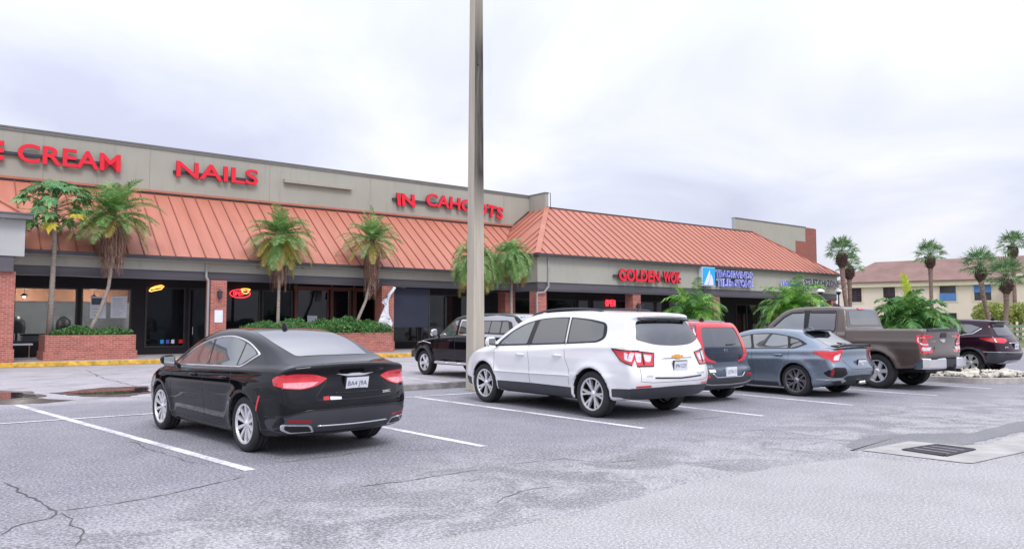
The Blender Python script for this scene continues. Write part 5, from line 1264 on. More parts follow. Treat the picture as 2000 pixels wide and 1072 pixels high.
    def plate(s, y, z, txt, tilt=0, x=None, frame='black_plastic', w=.305, h=.155, mat='plate', small=None):
        p, n = s.hit(y, z, 'B'); px = (p.x if x is None else x) - .012
        b = MB(); b.box((-.010, -w / 2 - .012, -h / 2 - .012), (.02, w / 2 + .012, h / 2 + .012)); f = b.build('plate_frame', M[frame], s.root); f.location = (px, y, z); f.rotation_euler = (0, tilt, 0)
        b = MB(); b.box((-.014, -w / 2, -h / 2), (-.0105, w / 2, h / 2)); b.build('plate', M[mat], f)
        P, F, mi = text_mesh(txt, w * .86, h * .48, .001, .0, 1.0)
        b = MB(); b.add([(-.0165 + q[1], w * .43 - q[0], q[2] - h * .26) for q in P], [g for g in F]); b.build('plate_characters', M['plate_ink'], f)
        if small:
            P, F, mi = text_mesh(small, w * .5, h * .1, .001, .0, 1.0); b = MB(); b.add([(-.0165 + q[1], w * .25 - q[0], q[2] + h * .34) for q in P], F); b.build('plate_heading', M['plate_ink'], f)
    def badge_text(s, txt, y, z, w, h, mat, name='badge', d='B'):
        P, F, mi = text_mesh(txt, w, h, .004, .01, 1.0); b = MB(); V = []
        for q in P:
            hp, n = s.hit(y + w / 2 - q[0], z + q[2], 'B'); V.append((hp.x - .006 + q[1], y + w / 2 - q[0], z + q[2]))
        b.add(V, F); return b.build(name, mat, s.root)
    def shape_B(s, name, pts, mat, off=.008, parent=None): return s.patch(name, [('B', pts)], mat, off=off, step=.03, parent=parent)
    def place(s, S, T, yaw=0.0):
        """(S,T): where the middle of the rear bumper stands; forward points towards the shops"""
        s.root.location = st(S, T); s.root.rotation_euler = (0, 0, ANG + R(90 + yaw))
def sp_radial(n, w0, w1, twist=0, split=0, depth=(.62, .82), mi=0, r0=.05, rimend=.995):
    def f(b, R_, h, sg):
        for i in range(n):
            a = 2 * math.pi * i / n
            for sp_ in ((-split, split) if split else (0,)):
                a0 = a + sp_ * .35; a1 = a + twist + sp_
                V = []
                for r, aa, w, y in ((r0, a0, w0, depth[0]), ((r0 + R_) / 2, (a0 + a1) / 2, (w0 + w1) / 2, (depth[0] + depth[1]) / 2 + .02), (R_ * rimend, a1, w1, depth[1])):
                    c, s_ = math.cos(aa), math.sin(aa)
                    for k, dy in ((-1, 0), (1, 0), (1, -.3), (-1, -.3)):
                        wk = w / 2 * (1.0 if dy == 0 else 1.25); V.append((r * c - s_ * k * wk, sg * h * (y + dy), r * s_ + c * k * wk))
                fs = []
                for j in (0, 4):
                    for k in range(4): q = (j + k, j + (k + 1) % 4, j + 4 + (k + 1) % 4, j + 4 + k); fs.append(q if sg > 0 else q[::-1])
                b.add(V, fs, mi)
    return f

def arcpts(x0, z0, x1, z1, bulge, n=10):
    return [(x0 + (x1 - x0) * i / n, z0 + (z1 - z0) * i / n + bulge * math.sin(math.pi * i / n)) for i in range(n + 1)]
P_black = paint('black_paint', (.0035, .0035, .006), 0, .18, dust=.012)
P_white = paint('white_paint', (.82, .82, .84), 0, .3)
P_blue = paint('slate_blue_paint', (.045, .065, .10), .35, .3)
P_red = paint('bright_red_paint', (.62, .012, .02), 0, .28)
P_grey = paint('steel_grey_paint', (.20, .25, .31), .55, .28)
P_brown = paint('bronze_brown_paint', (.115, .085, .072), .45, .32, dust=.05)
P_plum = paint('dark_plum_paint', (.030, .008, .020), .3, .25, dust=.02)
P_silver = paint('silver_paint', (.42, .43, .46), .6, .32)

# ---------------------------------------------------------------- black sedan
sp = dict(L=4.88, W=1.87, H=1.49, wr=.335, arch=.372, axles=(1.09, 3.83),
    prof=[(.30, .235), (.10, .30), (.02, .45), (.0, .60), (.035, .78), (.075, .95), (.03, 1.04), (.05, 1.075), (.20, 1.085), (.50, 1.145), (.95, 1.285), (1.40, 1.405), (1.85, 1.475), (2.25, 1.49), (2.65, 1.455), (3.05, 1.345), (3.40, 1.19), (3.68, 1.055), (3.95, .985), (4.35, .90), (4.68, .78), (4.85, .60), (4.88, .42), (4.80, .24), (4.5, .19), (3.8, .18), (2.5, .18), (1.2, .18), (.6, .20)],
    sect=([.0, .18, .30, .45, .62, .78, .9, 1.0], [.10, .085, .045, .02, .0, .006, .02, .03]), belt=[(0, 1.02), (.9, 1.0), (2.2, .96), (3.6, .915), (4.9, .86)],
    shoulder=.045, tumble=.36, tumble2=.20, gtaper=(1.9, .17), gftaper=(2.9, 1.2, .10), rtap=(1.2, .11), ftap=(1.4, .20), rround=.30, fround=.5, crown=.055, edge=.085,
    crease=((.5, .86, 4.0, .78, .12, .016),), flare=.022)
c = Car('black_sedan', sp, 'glossy black sedan nearest the camera, parked alone on the left', 'car', P_black, .022)
dlo = rnd_poly([(1.02, 1.165, .03), (1.30, 1.01, .06), (2.2, .985, .3), (3.42, .965, .05), (3.25, 1.07, .2), (2.85, 1.265, .3), (2.35, 1.36, .3), (1.85, 1.375, .3), (1.40, 1.305, .3)], .03)
c.side('window_surround', dlo, M['black_gloss'], off=.003)
def inset_win(pts): return rnd_poly(pts, .03)
for pts in ([(2.34, 1.00), (3.33, .982), (3.18, 1.075), (2.82, 1.245), (2.47, 1.33)], [(1.46, 1.02), (2.28, 1.0), (2.40, 1.335), (2.1, 1.355), (1.80, 1.355), (1.50, 1.30)], [(1.09, 1.165), (1.33, 1.035), (1.42, 1.02), (1.46, 1.29), (1.25, 1.235)]):
    c.side('side_window', inset_win(pts), M['car_glass_light'], off=.0065)
c.line('window_chrome', c.both(c.closed(dlo)), .024, M['chrome'], off=.011)
c.patch('rear_window', [('T', rnd_poly([(.58, -.50, .06), (.52, 0, .5), (.58, .50, .06), (1.05, .565, .2), (1.60, .53, .08), (1.66, 0, .5), (1.60, -.53, .08), (1.05, -.565, .2)], .05))], M['car_glass_sky'], off=.005)
c.patch('windscreen', [('T', rnd_poly([(2.72, -.50), (2.66, 0, .4), (2.72, .50), (3.5, .60), (3.72, 0, .5), (3.5, -.60)], .06))], M['car_glass'], off=.005)
# lamps, wrapping from the tail to the flank
for sg, d in ((1, 'L'), (-1, 'R')):
    lo = c.patch('tail_lamp', [('B', rnd_poly([(sg * .36, .905, .03), (sg * .50, .955, .05), (sg * .70, .965, .05), (sg * .845, .955, .01), (sg * .845, .80, .01), (sg * .66, .785, .05), (sg * .50, .82, .06)], .03)),
                               (d, rnd_poly([(.20, .955, .005), (.36, .94, .02), (.44, .90, .02), (.40, .83, .02), (.20, .80, .005)], .01))], M['lamp_red'], off=.008)
    c.patch('lamp_lens', [('B', rnd_poly([(sg * .47, .868, .01), (sg * .83, .862, .01), (sg * .83, .808, .01), (sg * .66, .795, .03), (sg * .55, .818, .03)], .01))], simple('pink_lamp_lens', (.85, .30, .34), .12, var=.25, nscale=25, coat=1), off=.011, parent=lo)
    c.patch('reflector', [('B', rnd_poly([(sg * .55, .405), (sg * .80, .425), (sg * .80, .45), (sg * .55, .435)], .01))], M['lamp_dark_red'], off=.006)
    ex = c.patch('exhaust_trim', [('B', rnd_poly([(sg * .50, .30, .02), (sg * .56, .385, .03), (sg * .84, .40, .02), (sg * .83, .33, .02), (sg * .76, .295, .02)], .02))], M['chrome'], off=.012)
    c.patch('exhaust_tip', [('B', rnd_poly([(sg * .53, .312), (sg * .58, .370), (sg * .815, .383), (sg * .805, .338), (sg * .75, .310)], .02))], M['black_gloss'], off=.016, parent=ex)
    c.patch('side_marker', [(d, rnd_poly([(.73, .52), (.76, .52), (.70, .70), (.67, .70)], .005))], M['lamp_red'], off=.005)
low = c.patch('bumper_valance', [('B', rnd_poly([(-.86, .30), (-.90, .46, .1), (-.60, .545, .1), (0, .56, .3), (.60, .545, .1), (.90, .46, .1), (.86, .30), (.5, .235), (-.5, .235)], .04))], M['grey_plastic'], off=.004)
c.line('valance_chrome', [('B', [(-.48, .365), (0, .36), (.48, .365)])], .014, M['chrome'], off=.010, parent=low)
c.line('valance_edge', [('B', [(-.89, .47), (-.6, .55), (0, .565), (.6, .55), (.89, .47)])], .010, M['black_gloss'], off=.010, parent=low)
c.line('boot_shut_line', [('B', [(.36, .90), (.44, .80), (.52, .70), (.50, .665), (0, .655), (-.50, .665), (-.52, .70), (-.44, .80), (-.36, .90)])], .008, M['black_plastic'], off=.002)
c.line('boot_crease', [('B', [(-.30, .735), (0, .728), (.30, .735)])], .012, M['black_gloss'], off=.006)
c.line('door_shut_line', c.both([(1.36, .42), (1.30, .55), (1.42, .75), (1.50, 1.0)]) + c.both([(2.28, .26), (2.26, .6), (2.33, .98)]) + c.both([(3.36, .28), (3.42, .5), (3.36, .75), (3.43, .95)]) + c.both([(1.45, .30), (2.28, .26), (3.36, .28)]), .007, M['black_plastic'], off=.0015)
c.line('fuel_flap', [('L', [(.70 + .075 * math.cos(a * math.pi / 8), .90 + .0 + .06 * math.sin(a * math.pi / 8) - .15) for a in range(17)])], .006, M['black_plastic'], off=.0015)
c.plate(0, .835, 'BA4 J9A', R(-12))
wing = [(.26, .955), (.12, .945), (.05, .955), (-.05, .955), (-.12, .945), (-.26, .955), (-.14, .928), (-.04, .918), (.04, .918), (.14, .928)]
c.shape_B('wing_emblem', wing, M['chrome'], .01)
c.badge_text('200C', -.44, .70, .14, .030, M['chrome'])
o = c.badge_text('Sun Auto', .36, .655, .24, .036, M['white_sign'], 'dealer_badge') if False else c.patch('dealer_badge', [('B', rnd_poly([(.22, .66), (.22, .69), (.36, .70), (.36, .66)], .01))], M['white_sign'], off=.004)
c.patch('dealer_badge', [('B', rnd_poly([(.37, .66), (.37, .705), (.44, .70), (.44, .66)], .01))], M['lamp_red'], off=.005)
c.mirrors(3.32, .98, .19, P_black, h=.145); c.handles([(1.62, .87), (2.62, .865)], P_black, .19)
b = MB(); b.slab([(1.92, -.012, 1.47), (1.74, -.004, 1.475), (1.80, 0, 1.55), (1.84, 0, 1.555)], (0, .022, 0)); b.build('shark_fin_antenna', M['black_plastic'], c.root)
c.wheels(.335, .225, .235, sp_radial(10, .030, .048, depth=(.62, .80), split=0), track=.015)
c.place(4.20, 8.42, 6.4)

# ---------------------------------------------------------------- white seven seat crossover
sp = dict(L=5.17, W=1.99, H=1.775, wr=.38, arch=.43, axles=(1.08, 4.10),
    prof=[(.35, .32), (.16, .38), (.06, .50), (.0, .66), (.03, .85), (.09, 1.02), (.13, 1.16), (.22, 1.38), (.36, 1.60), (.33, 1.68), (.42, 1.715), (.9, 1.745), (1.6, 1.77), (2.3, 1.765), (2.85, 1.72), (3.25, 1.60), (3.65, 1.40), (4.0, 1.22), (4.35, 1.13), (4.75, 1.03), (5.02, .90), (5.13, .70), (5.15, .50), (5.05, .32), (4.7, .27), (2.6, .26), (1.0, .27)],
    sect=([.0, .28, .36, .50, .62, .78, .95, 1.08], [.10, .07, .035, .018, .006, 0, .010, .03]), belt=[(0, 1.20), (1.2, 1.17), (2.6, 1.09), (4.0, 1.03), (5.2, 1.0)],
    shoulder=.05, tumble=.26, tumble2=.10, gtaper=(1.3, .10), gftaper=(3.2, 1.2, .08), rtap=(1.0, .08), ftap=(1.3, .20), rround=.22, fround=.45, crown=.06, edge=.085,
    crease=((.6, .68, 4.4, .62, .10, .012),), flare=.03)
c = Car('white_crossover', sp, 'large white crossover with roof rails parked in front of the light pole', 'car', P_white, .024)
dlo = rnd_poly([(.83, 1.30, .08), (1.00, 1.225, .1), (1.75, 1.185, .2), (2.7, 1.145, .3), (3.82, 1.10, .04), (3.72, 1.21, .1), (3.42, 1.38, .3), (3.05, 1.535, .3), (2.6, 1.625, .3), (1.9, 1.655, .3), (1.25, 1.61, .2), (.86, 1.545, .12)], .04)
c.side('window_surround', dlo, M['black_gloss'], off=.003)
for pts, m_ in (([(2.86, 1.165), (3.68, 1.135), (3.62, 1.21), (3.35, 1.375), (3.02, 1.51), (2.76, 1.575)], 'car_glass_light'), ([(1.82, 1.205), (2.72, 1.17), (2.62, 1.60), (2.2, 1.63), (1.84, 1.63)], 'car_glass'), ([(.90, 1.31), (1.03, 1.25), (1.72, 1.21), (1.74, 1.625), (1.3, 1.585), (.93, 1.52)], 'car_glass')):
    c.side('side_window', rnd_poly(pts, .04), M[m_], off=.0065)
c.line('pillar_trim', c.both([(1.775, 1.20), (1.79, 1.64)]), .03, P_white, off=.012)
rw = rnd_poly([(-.62, 1.575, .06), (-.70, 1.40, .1), (-.76, 1.285, .05), (-.45, 1.20, .3), (0, 1.175, .4), (.45, 1.20, .3), (.76, 1.285, .05), (.70, 1.40, .1), (.62, 1.575, .06), (0, 1.60, .3)], .05)
c.patch('rear_window', [('B', rw)], M['car_glass'], off=.006)
c.patch('windscreen', [('F', rnd_poly([(-.62, 1.63), (.62, 1.63), (.74, 1.25), (.6, 1.2), (-.6, 1.2), (-.74, 1.25)], .06))], M['car_glass'], off=.006)
c.patch('spoiler', [('B', rnd_poly([(-.60, 1.635), (.60, 1.635), (.54, 1.585), (-.54, 1.585)], .02))], M['black_gloss'], off=.07, thick=.05)
b = MB(); b.tube([(.25, .0, 1.245), (.20, -.30, 1.255), (.19, -.34, 1.26)], [.022, .014, .008], 6); b.tube([(.20, .02, 1.235), (.21, 0.06, 1.235)], .03, 8); b.build('rear_wiper', M['black_plastic'], c.root)
for sg, d in ((1, 'L'), (-1, 'R')):
    lp = c.patch('tail_lamp', [('B', rnd_poly([(sg * .50, 1.06, .03), (sg * .84, 1.10, .01), (sg * .84, .87, .01), (sg * .56, .87, .04)], .02)), (d, rnd_poly([(.22, 1.10, .005), (.44, 1.115, .02), (.60, 1.13, .01), (.42, .96, .04), (.22, .885, .005)], .02))], M['lamp_red'], off=.010)
    c.patch('lamp_lens', [('B', rnd_poly([(sg * .55, 1.03), (sg * .69, 1.05), (sg * .69, .93, .04), (sg * .60, .925, .04)], .02)), ('B', rnd_poly([(sg * .725, 1.06), (sg * .83, 1.075), (sg * .83, .93), (sg * .76, .92, .03)], .02)), (d, rnd_poly([(.24, 1.075), (.36, 1.08), (.34, .97), (.24, .93)], .02))], M['lamp_clear'], off=.0135, parent=lp)
    c.line('lamp_divider', [('B', [(sg * .705, 1.075), (sg * .72, .89)])], .022, M['black_gloss'], off=.016, parent=lp)
    c.line('lamp_rim', [('B', [(sg * .84, .865), (sg * .56, .865), (sg * .495, 1.065), (sg * .84, 1.105)]), (d, [(.22, 1.105), (.44, 1.12), (.62, 1.14), (.42, .955), (.22, .88)])], .016, M['black_gloss'], off=.012, parent=lp)
    c.patch('reflector', [('B', rnd_poly([(sg * .60, .545), (sg * .86, .535), (sg * .86, .56), (sg * .62, .57)], .01))], M['lamp_red'], off=.012)
c.patch('bumper_cladding', [('B', rnd_poly([(-.93, .36), (-.93, .52), (0, .545, .3), (.93, .52), (.93, .36), (.6, .33), (-.6, .33)], .03)), ('L', rnd_poly([(.16, .37), (.10, .52), (.60, .50), (.60, .37)], .02)), ('R', rnd_poly([(.16, .37), (.10, .52), (.60, .50), (.60, .37)], .02))], M['grey_plastic'], off=.008)
c.side('sill_cladding', [(1.55, .30), (1.55, .46), (2.6, .47), (3.63, .46), (3.63, .30)], M['grey_plastic'], off=.008)
c.side('front_cladding', [(4.60, .33), (4.58, .46), (4.9, .50), (5.0, .40), (4.95, .33)], M['grey_plastic'], off=.008)
c.line('hatch_strip', [('B', [(-.56, .685), (0, .665), (.56, .685)])], .022, M['black_gloss'], off=.008)
c.line('chrome_strip', [('B', [(-.36, .985), (0, .985), (.36, .985)])], .018, M['chrome'], off=.014)
c.line('hatch_shut_line', [('B', [(.80, .90), (.80, .63), (.6, .61), (-.6, .61), (-.80, .63), (-.80, .90)])], .006, M['grey_plastic'], off=.0015)
c.line('door_shut_line', c.both([(1.62, .50), (1.60, .75), (1.72, .95), (1.78, 1.18)]) + c.both([(2.68, .47), (2.68, .8), (2.78, 1.14)]) + c.both([(3.72, .48), (3.74, .8), (3.78, 1.08)]), .006, M['grey_plastic'], off=.0015)
c.line('door_moulding', c.both([(1.60, .66), (2.6, .645), (3.70, .635)]), .016, P_white, off=.016)
c.plate(0.0, .855, 'JPN C27', R(-6)); 
c.shape_B('bowtie_emblem', [(.13, .985), (.13, 1.02), (.055, 1.02), (.055, 1.035), (-.055, 1.035), (-.055, 1.02), (-.13, 1.02), (-.13, .985), (-.055, .985), (-.055, .97), (.055, .97), (.055, .985)], simple('gold_emblem', (.75, .36, .06), .3, metal=.5), .022)
c.badge_text('AWD', .66, .70, .11, .03, M['chrome']); c.badge_text('TRAVERSE', -.56, .715, .26, .028, M['chrome'])
b = MB()
for sg in (1, -1):
    pts = []
    for i in range(21):
        x = 1.15 + 1.95 * i / 20; p, n = c.hit(x, sg * .60, 'T'); e_ = math.sin(math.pi * i / 20) ** .3; pts.append(p + Vector((0, 0, -.01 + .055 * e_)))
    b = MB(); b.tube(pts, .019, 8); b.build('roof_rail', M['grey_plastic'], c.root, True)
b = MB(); b.tube([(.86, .1, 1.75), (.70, .1, 1.86)], [.010, .005], 6); b.build('antenna', M['black_plastic'], c.root)
c.mirrors(3.78, 1.13, .20, P_white, h=.20); c.handles([(1.92, .985), (2.95, .97)], P_white, .21)
def sp_double(n, mi=0):
    def f(b, R_, h, sg):
        sp_radial(n, .030, .034, split=.17, mi=mi, depth=(.60, .80))(b, R_, h, sg)
    return f
c.wheels(.38, .25, .262, sp_double(6), track=.02, arch_lip=None)
c.place(9.80, 8.2, 0)

# ---------------------------------------------------------------- blue box car with red surround
sp = dict(L=4.20, W=1.80, H=1.60, wr=.325, arch=.37, axles=(.80, 3.40),
    prof=[(.28, .24), (.08, .32), (.0, .46), (.0, .62), (.06, .70), (.08, .92), (.11, 1.06), (.20, 1.30), (.30, 1.50), (.38, 1.555), (.8, 1.585), (1.5, 1.60), (2.1, 1.58), (2.5, 1.52), (2.9, 1.33), (3.2, 1.14), (3.5, 1.05), (3.9, .96), (4.12, .82), (4.2, .6), (4.15, .35), (4.0, .22), (2, .2), (.7, .2)],
    sect=([.0, .22, .32, .5, .7, .9, 1.0], [.09, .06, .03, .01, 0, .008, .02]), belt=[(0, 1.08), (1.5, 1.03), (4.2, .95)], shoulder=.04, tumble=.20, tumble2=.15, gtaper=(.9, .05), gftaper=(2.6, 1.0, .06),
    rtap=(.7, .05), ftap=(1.1, .16), rround=.13, fround=.35, crown=.04, edge=.075, flare=.03)
c = Car('two_tone_hatchback', sp, 'boxy slate blue hatchback with red roof frame around its tailgate glass', 'car', P_blue, .027)
c.patch('red_roof', [('T', rnd_poly([(.42, -.60), (.42, .60), (2.35, .56), (2.35, -.56)], .06))], P_red, off=.004, step=.08)
frame_pts = [(-.60, 1.535, .10), (.60, 1.535, .10), (.70, 1.25, .2), (.75, 1.02, .12), (.73, .90, .08), (.60, .80, .08), (.34, .775, .03), (.34, .80, .03), (.52, .85, .08), (.605, .93, .08), (.615, 1.05, .1), (.57, 1.30, .2), (.52, 1.45, .08), (-.52, 1.45, .08), (-.57, 1.30, .2), (-.615, 1.05, .1), (-.605, .93, .08), (-.52, .85, .08), (-.34, .80, .03), (-.34, .775, .03), (-.60, .80, .08), (-.73, .90, .08), (-.75, 1.02, .12), (-.70, 1.25, .2)]
c.side('red_pillar', rnd_poly([(.30, 1.535), (.62, 1.54), (.50, 1.2), (.34, 1.02), (.16, .95)], .03), P_red, off=.006)
c.patch('red_surround', [('B', rnd_poly(frame_pts, .04))], P_red, off=.014)
c.patch('rear_window', [('B', rnd_poly([(-.56, 1.48, .03), (.56, 1.48, .03), (.64, 1.08, .03), (-.64, 1.08, .03)], .03))], M['car_glass'], off=.006)
c.patch('tailgate_panel', [('B', rnd_poly([(-.59, 1.065, .06), (.59, 1.065, .06), (.60, .93, .08), (.50, .84, .08), (.35, .79, .05), (-.35, .79, .05), (-.50, .84, .08), (-.60, .93, .08)], .05))], paint('dark_blue_gloss', (.015, .022, .045), .2, .15), off=.008)
for sg in (1, -1):
    c.patch('tail_lamp', [('B', rnd_poly([(sg * .66, .99), (sg * .745, 1.03), (sg * .73, .91), (sg * .60, .82), (sg * .40, .788), (sg * .52, .83), (sg * .64, .91)], .03))], M['lamp_red'], off=.016)
    c.patch('reflector', [('B', rnd_poly([(sg * .58, .50), (sg * .76, .51), (sg * .76, .56), (sg * .58, .55)], .015))], M['lamp_red'], off=.010)
vb = c.patch('bumper_cladding', [('B', rnd_poly([(-.84, .30), (-.86, .54, .05), (-.50, .56, .05), (-.40, .48, .05), (.40, .48, .05), (.50, .56, .05), (.86, .54, .05), (.84, .30), (0, .26)], .05))], M['grey_plastic'], off=.006)
c.line('bumper_lip', [('B', [(-.84, .40), (-.5, .36), (0, .35), (.5, .36), (.84, .40)])], .03, simple('bumper_lip_silver', (.20, .21, .24), .5), off=.014, parent=vb)
c.line('plate_recess', [('B', [(-.50, .58), (-.40, .50), (.40, .50), (.50, .58)])], .014, M['chrome'], off=.008)
c.plate(-.02, .60, 'LXTW 13', 0, frame='plate')
c.badge_text('KIA', -.0, .985, .12, .05, M['chrome']); c.badge_text('SOUL', .52, .69, .17, .05, M['chrome']); c.patch('sticker', [('B', rnd_poly([(.42, .60), (.58, .60), (.58, .65), (.42, .65)], .01))], M['white_sign'], off=.006)
b = MB(); b.tube([(.12, -.05, 1.115), (.10, -.30, 1.13)], [.016, .008], 6); b.build('rear_wiper', M['black_plastic'], c.root)
c.side('side_window', rnd_poly([(.55, 1.08), (1.6, 1.05), (1.6, 1.45), (.9, 1.46), (.62, 1.40)], .05), M['car_glass'], off=.006); c.side('side_window', rnd_poly([(1.68, 1.05), (3.0, 1.0), (2.7, 1.30), (2.4, 1.43), (1.68, 1.45)], .05), M['car_glass'], off=.006)
b = MB(); b.slab([(.75, -.012, 1.58), (.60, -.004, 1.58), (.64, 0, 1.65), (.69, 0, 1.65)], (0, .022, 0)); b.build('shark_fin_antenna', M['black_plastic'], c.root)
c.patch('windscreen', [('F', rnd_poly([(-.6, 1.46), (.6, 1.46), (.68, 1.15), (-.68, 1.15)], .06))], M['car_glass'], off=.006)
c.mirrors(2.95, 1.02, .18, P_blue, h=.16); c.handles([(1.05, .88), (2.1, .87)], P_blue)
c.wheels(.325, .22, .22, sp_radial(5, .05, .06, split=.12), track=.02)
c.place(12.57, 9.3, 0)

# ---------------------------------------------------------------- grey sporty hatchback
sp = dict(L=4.52, W=1.80, H=1.43, wr=.335, arch=.372, axles=(1.02, 3.72),
    prof=[(.30, .26), (.10, .33), (.03, .45), (.0, .60), (.06, .74), (.10, .86), (.10, .98), (.16, 1.035), (.38, 1.06), (.62, 1.17), (.95, 1.315), (1.02, 1.365), (1.4, 1.41), (1.9, 1.43), (2.3, 1.405), (2.65, 1.31), (3.05, 1.12), (3.35, .99), (3.6, .93), (4.0, .85), (4.35, .72), (4.5, .55), (4.5, .38), (4.4, .22), (4.0, .17), (2, .17), (.7, .19)],
    sect=([.0, .18, .30, .45, .62, .80, .92], [.10, .075, .035, .015, 0, .008, .025]), belt=[(0, .99), (.9, .97), (2, .94), (3.4, .88), (4.5, .82)], shoulder=.05, tumble=.34, tumble2=.2, gtaper=(1.8, .16), gftaper=(2.6, 1.0, .09),
    rtap=(1.0, .10), ftap=(1.2, .18), rround=.24, fround=.42, crown=.05, edge=.075, crease=((.4, .80, 3.6, .70, .10, .018),), flare=.03)
c = Car('grey_hatchback', sp, 'steel grey sporty hatchback with black rear spoiler, left of the brown pickup', 'car', P_grey, .024)
dlo = rnd_poly([(.80, 1.10, .02), (1.05, 1.0, .04), (2.1, .965, .3), (3.10, .93, .04), (2.98, 1.02, .1), (2.6, 1.22, .3), (2.15, 1.31, .3), (1.7, 1.325, .3), (1.3, 1.275, .2), (1.0, 1.20, .1)], .03)
c.side('window_surround', dlo, M['black_gloss'], off=.003)
for pts, m_ in (([(2.12, .985), (3.0, .955), (2.92, 1.025), (2.58, 1.19), (2.24, 1.275)], 'car_glass_light'), ([(1.22, 1.01), (2.06, .985), (2.17, 1.285), (1.7, 1.30), (1.30, 1.255)], 'car_glass_light'), ([(.90, 1.09), (1.08, 1.02), (1.16, 1.01), (1.22, 1.22), (1.04, 1.18)], 'car_glass')):
    c.side('side_window', rnd_poly(pts, .03), M[m_], off=.0065)
c.patch('rear_window', [('T', rnd_poly([(.46, -.50, .05), (.42, 0, .4), (.46, .50, .05), (.98, .47, .05), (1.02, 0, .4), (.98, -.47, .05)], .05))], M['car_glass_sky'], off=.006)
c.patch('windscreen', [('T', rnd_poly([(2.45, -.48), (2.40, 0, .4), (2.45, .48), (3.15, .58), (3.32, 0, .5), (3.15, -.58)], .06))], M['car_glass'], off=.006)
b = MB(); b.slab([(1.05, -.50, 1.375), (.93, -.50, 1.355), (.86, -.3, 1.38), (.86, .3, 1.38), (.93, .50, 1.355), (1.05, .50, 1.375)], (0, 0, .018)); b.build('roof_spoiler', M['black_gloss'], c.root)
V = []
b = MB(); n_ = 16
for i in range(n_ + 1):
    y = -.66 + 1.32 * i / n_; e_ = 1 - (abs(y) / .66) ** 4; x = .06 + .10 * (abs(y) / .66) ** 3
    V += [(x, y, 1.06 + .035 * e_), (x + .16, y, 1.075 + .03 * e_), (x + .17, y, 1.05 + .02 * e_), (x + .02, y, 1.03 + .03 * e_)]
F = [(i * 4 + k, i * 4 + (k + 1) % 4, i * 4 + 4 + (k + 1) % 4, i * 4 + 4 + k) for i in range(n_) for k in range(4)] + [(3, 2, 1, 0), (n_ * 4, n_ * 4 + 1, n_ * 4 + 2, n_ * 4 + 3)]
b.add(V, F); b.build('tail_spoiler', M['black_gloss'], c.root, True)
for sg, d in ((1, 'L'), (-1, 'R')):
    lp = c.patch('tail_lamp', [('B', rnd_poly([(sg * .48, 1.02, .02), (sg * .62, .98, .03), (sg * .76, .90, .01), (sg * .80, .74, .01), (sg * .62, .76, .03), (sg * .54, .90, .05)], .02)), (d, rnd_poly([(.20, .96, .02), (.42, .97, .02), (.62, .955, .005), (.44, .84, .02), (.20, .76, .02)], .02))], M['lamp_red'], off=.010)
    c.patch('lamp_lens', [('B', rnd_poly([(sg * .57, .92), (sg * .72, .87), (sg * .76, .775), (sg * .64, .78)], .02))], M['lamp_clear'], off=.014, parent=lp)
    vt = c.patch('bumper_vent', [('B', rnd_poly([(sg * .56, .63, .03), (sg * .80, .64, .03), (sg * .86, .53, .03), (sg * .82, .43, .03), (sg * .62, .43, .03), (sg * .50, .50, .03)], .03)), (d, rnd_poly([(.16, .60), (.30, .58), (.38, .50), (.28, .44), (.14, .46)], .03))], M['black_gloss'], off=.006)
    c.patch('reflector', [('B', rnd_poly([(sg * .80, .60), (sg * .83, .60), (sg * .83, .47), (sg * .80, .47)], .005))], M['lamp_dark_red'], off=.010, parent=vt)
    c.patch('side_blade', [('B', rnd_poly([(sg * .48, .36), (sg * .60, .42), (sg * .86, .40), (sg * .88, .37), (sg * .62, .375), (sg * .55, .32)], .01))], P_silver, off=.014)
vb = c.patch('diffuser', [('B', rnd_poly([(-.80, .33), (-.62, .38), (-.5, .46), (0, .475, .2), (.5, .46), (.62, .38), (.80, .33), (.5, .26), (-.5, .26)], .03))], M['black_plastic'], off=.007)
for y in (-.07, .0, .07): b = MB(); b.tube([(.10, y, .315), (.0, y, .315)], .034, 14); b.build('exhaust_tip', M['chrome'], c.root, True)
c.line('boot_shut_line', [('B', [(.55, .78), (.40, .60), (0, .59), (-.40, .60), (-.55, .78)])], .008, M['black_plastic'], off=.002)
c.line('door_shut_line', c.both([(1.32, .42), (1.28, .6), (1.16, .8), (1.18, .99)]) + c.both([(2.06, .25), (2.04, .6), (2.10, .96)]) + c.both([(3.02, .3), (3.06, .6), (3.08, .92)]), .007, M['black_plastic'], off=.0015)
c.side('sill_trim', [(1.44, .20), (1.44, .27), (3.30, .27), (3.30, .20)], M['grey_plastic'], off=.012)
c.plate(0, .70, 'NU 74', R(-8), mat='plate'); b = MB(); b.tube([(.50, .10, 1.12), (.42, -.12, 1.10)], [.012, .006], 6); b.build('rear_wiper', M['black_plastic'], c.root)
b = MB(); b.slab([(1.30, -.012, 1.405), (1.08, -.004, 1.385), (1.14, 0, 1.45), (1.20, 0, 1.46)], (0, .022, 0)); b.build('shark_fin_antenna', P_grey, c.root)
c.mirrors(2.92, .95, .18, P_grey, h=.14); c.handles([(1.42, .86), (2.3, .85)], P_grey)
def sp_civic(b, R_, h, sg):
    sp_radial(5, .03, .022, split=.30, mi=0, depth=(.6, .80))(b, R_, h, sg); sp_radial(5, .028, .02, twist=.628, split=.12, mi=1, depth=(.55, .78))(b, R_, h, sg)
c.wheels(.335, .235, .245, sp_civic, track=.015, rim_mat='alloy_dark')
for w in [o for o in c.root.children if o.name.startswith('wheel')]:
    for r_ in w.children: r_.data.materials[0] = simple('smoked_alloy', (.40, .38, .41), .3, metal=.8) if 'smoked_alloy' not in bpy.data.materials else bpy.data.materials['smoked_alloy']; r_.data.materials[1] = bpy.data.materials['smoked_alloy']
c.place(15.63, 8.25, 0)

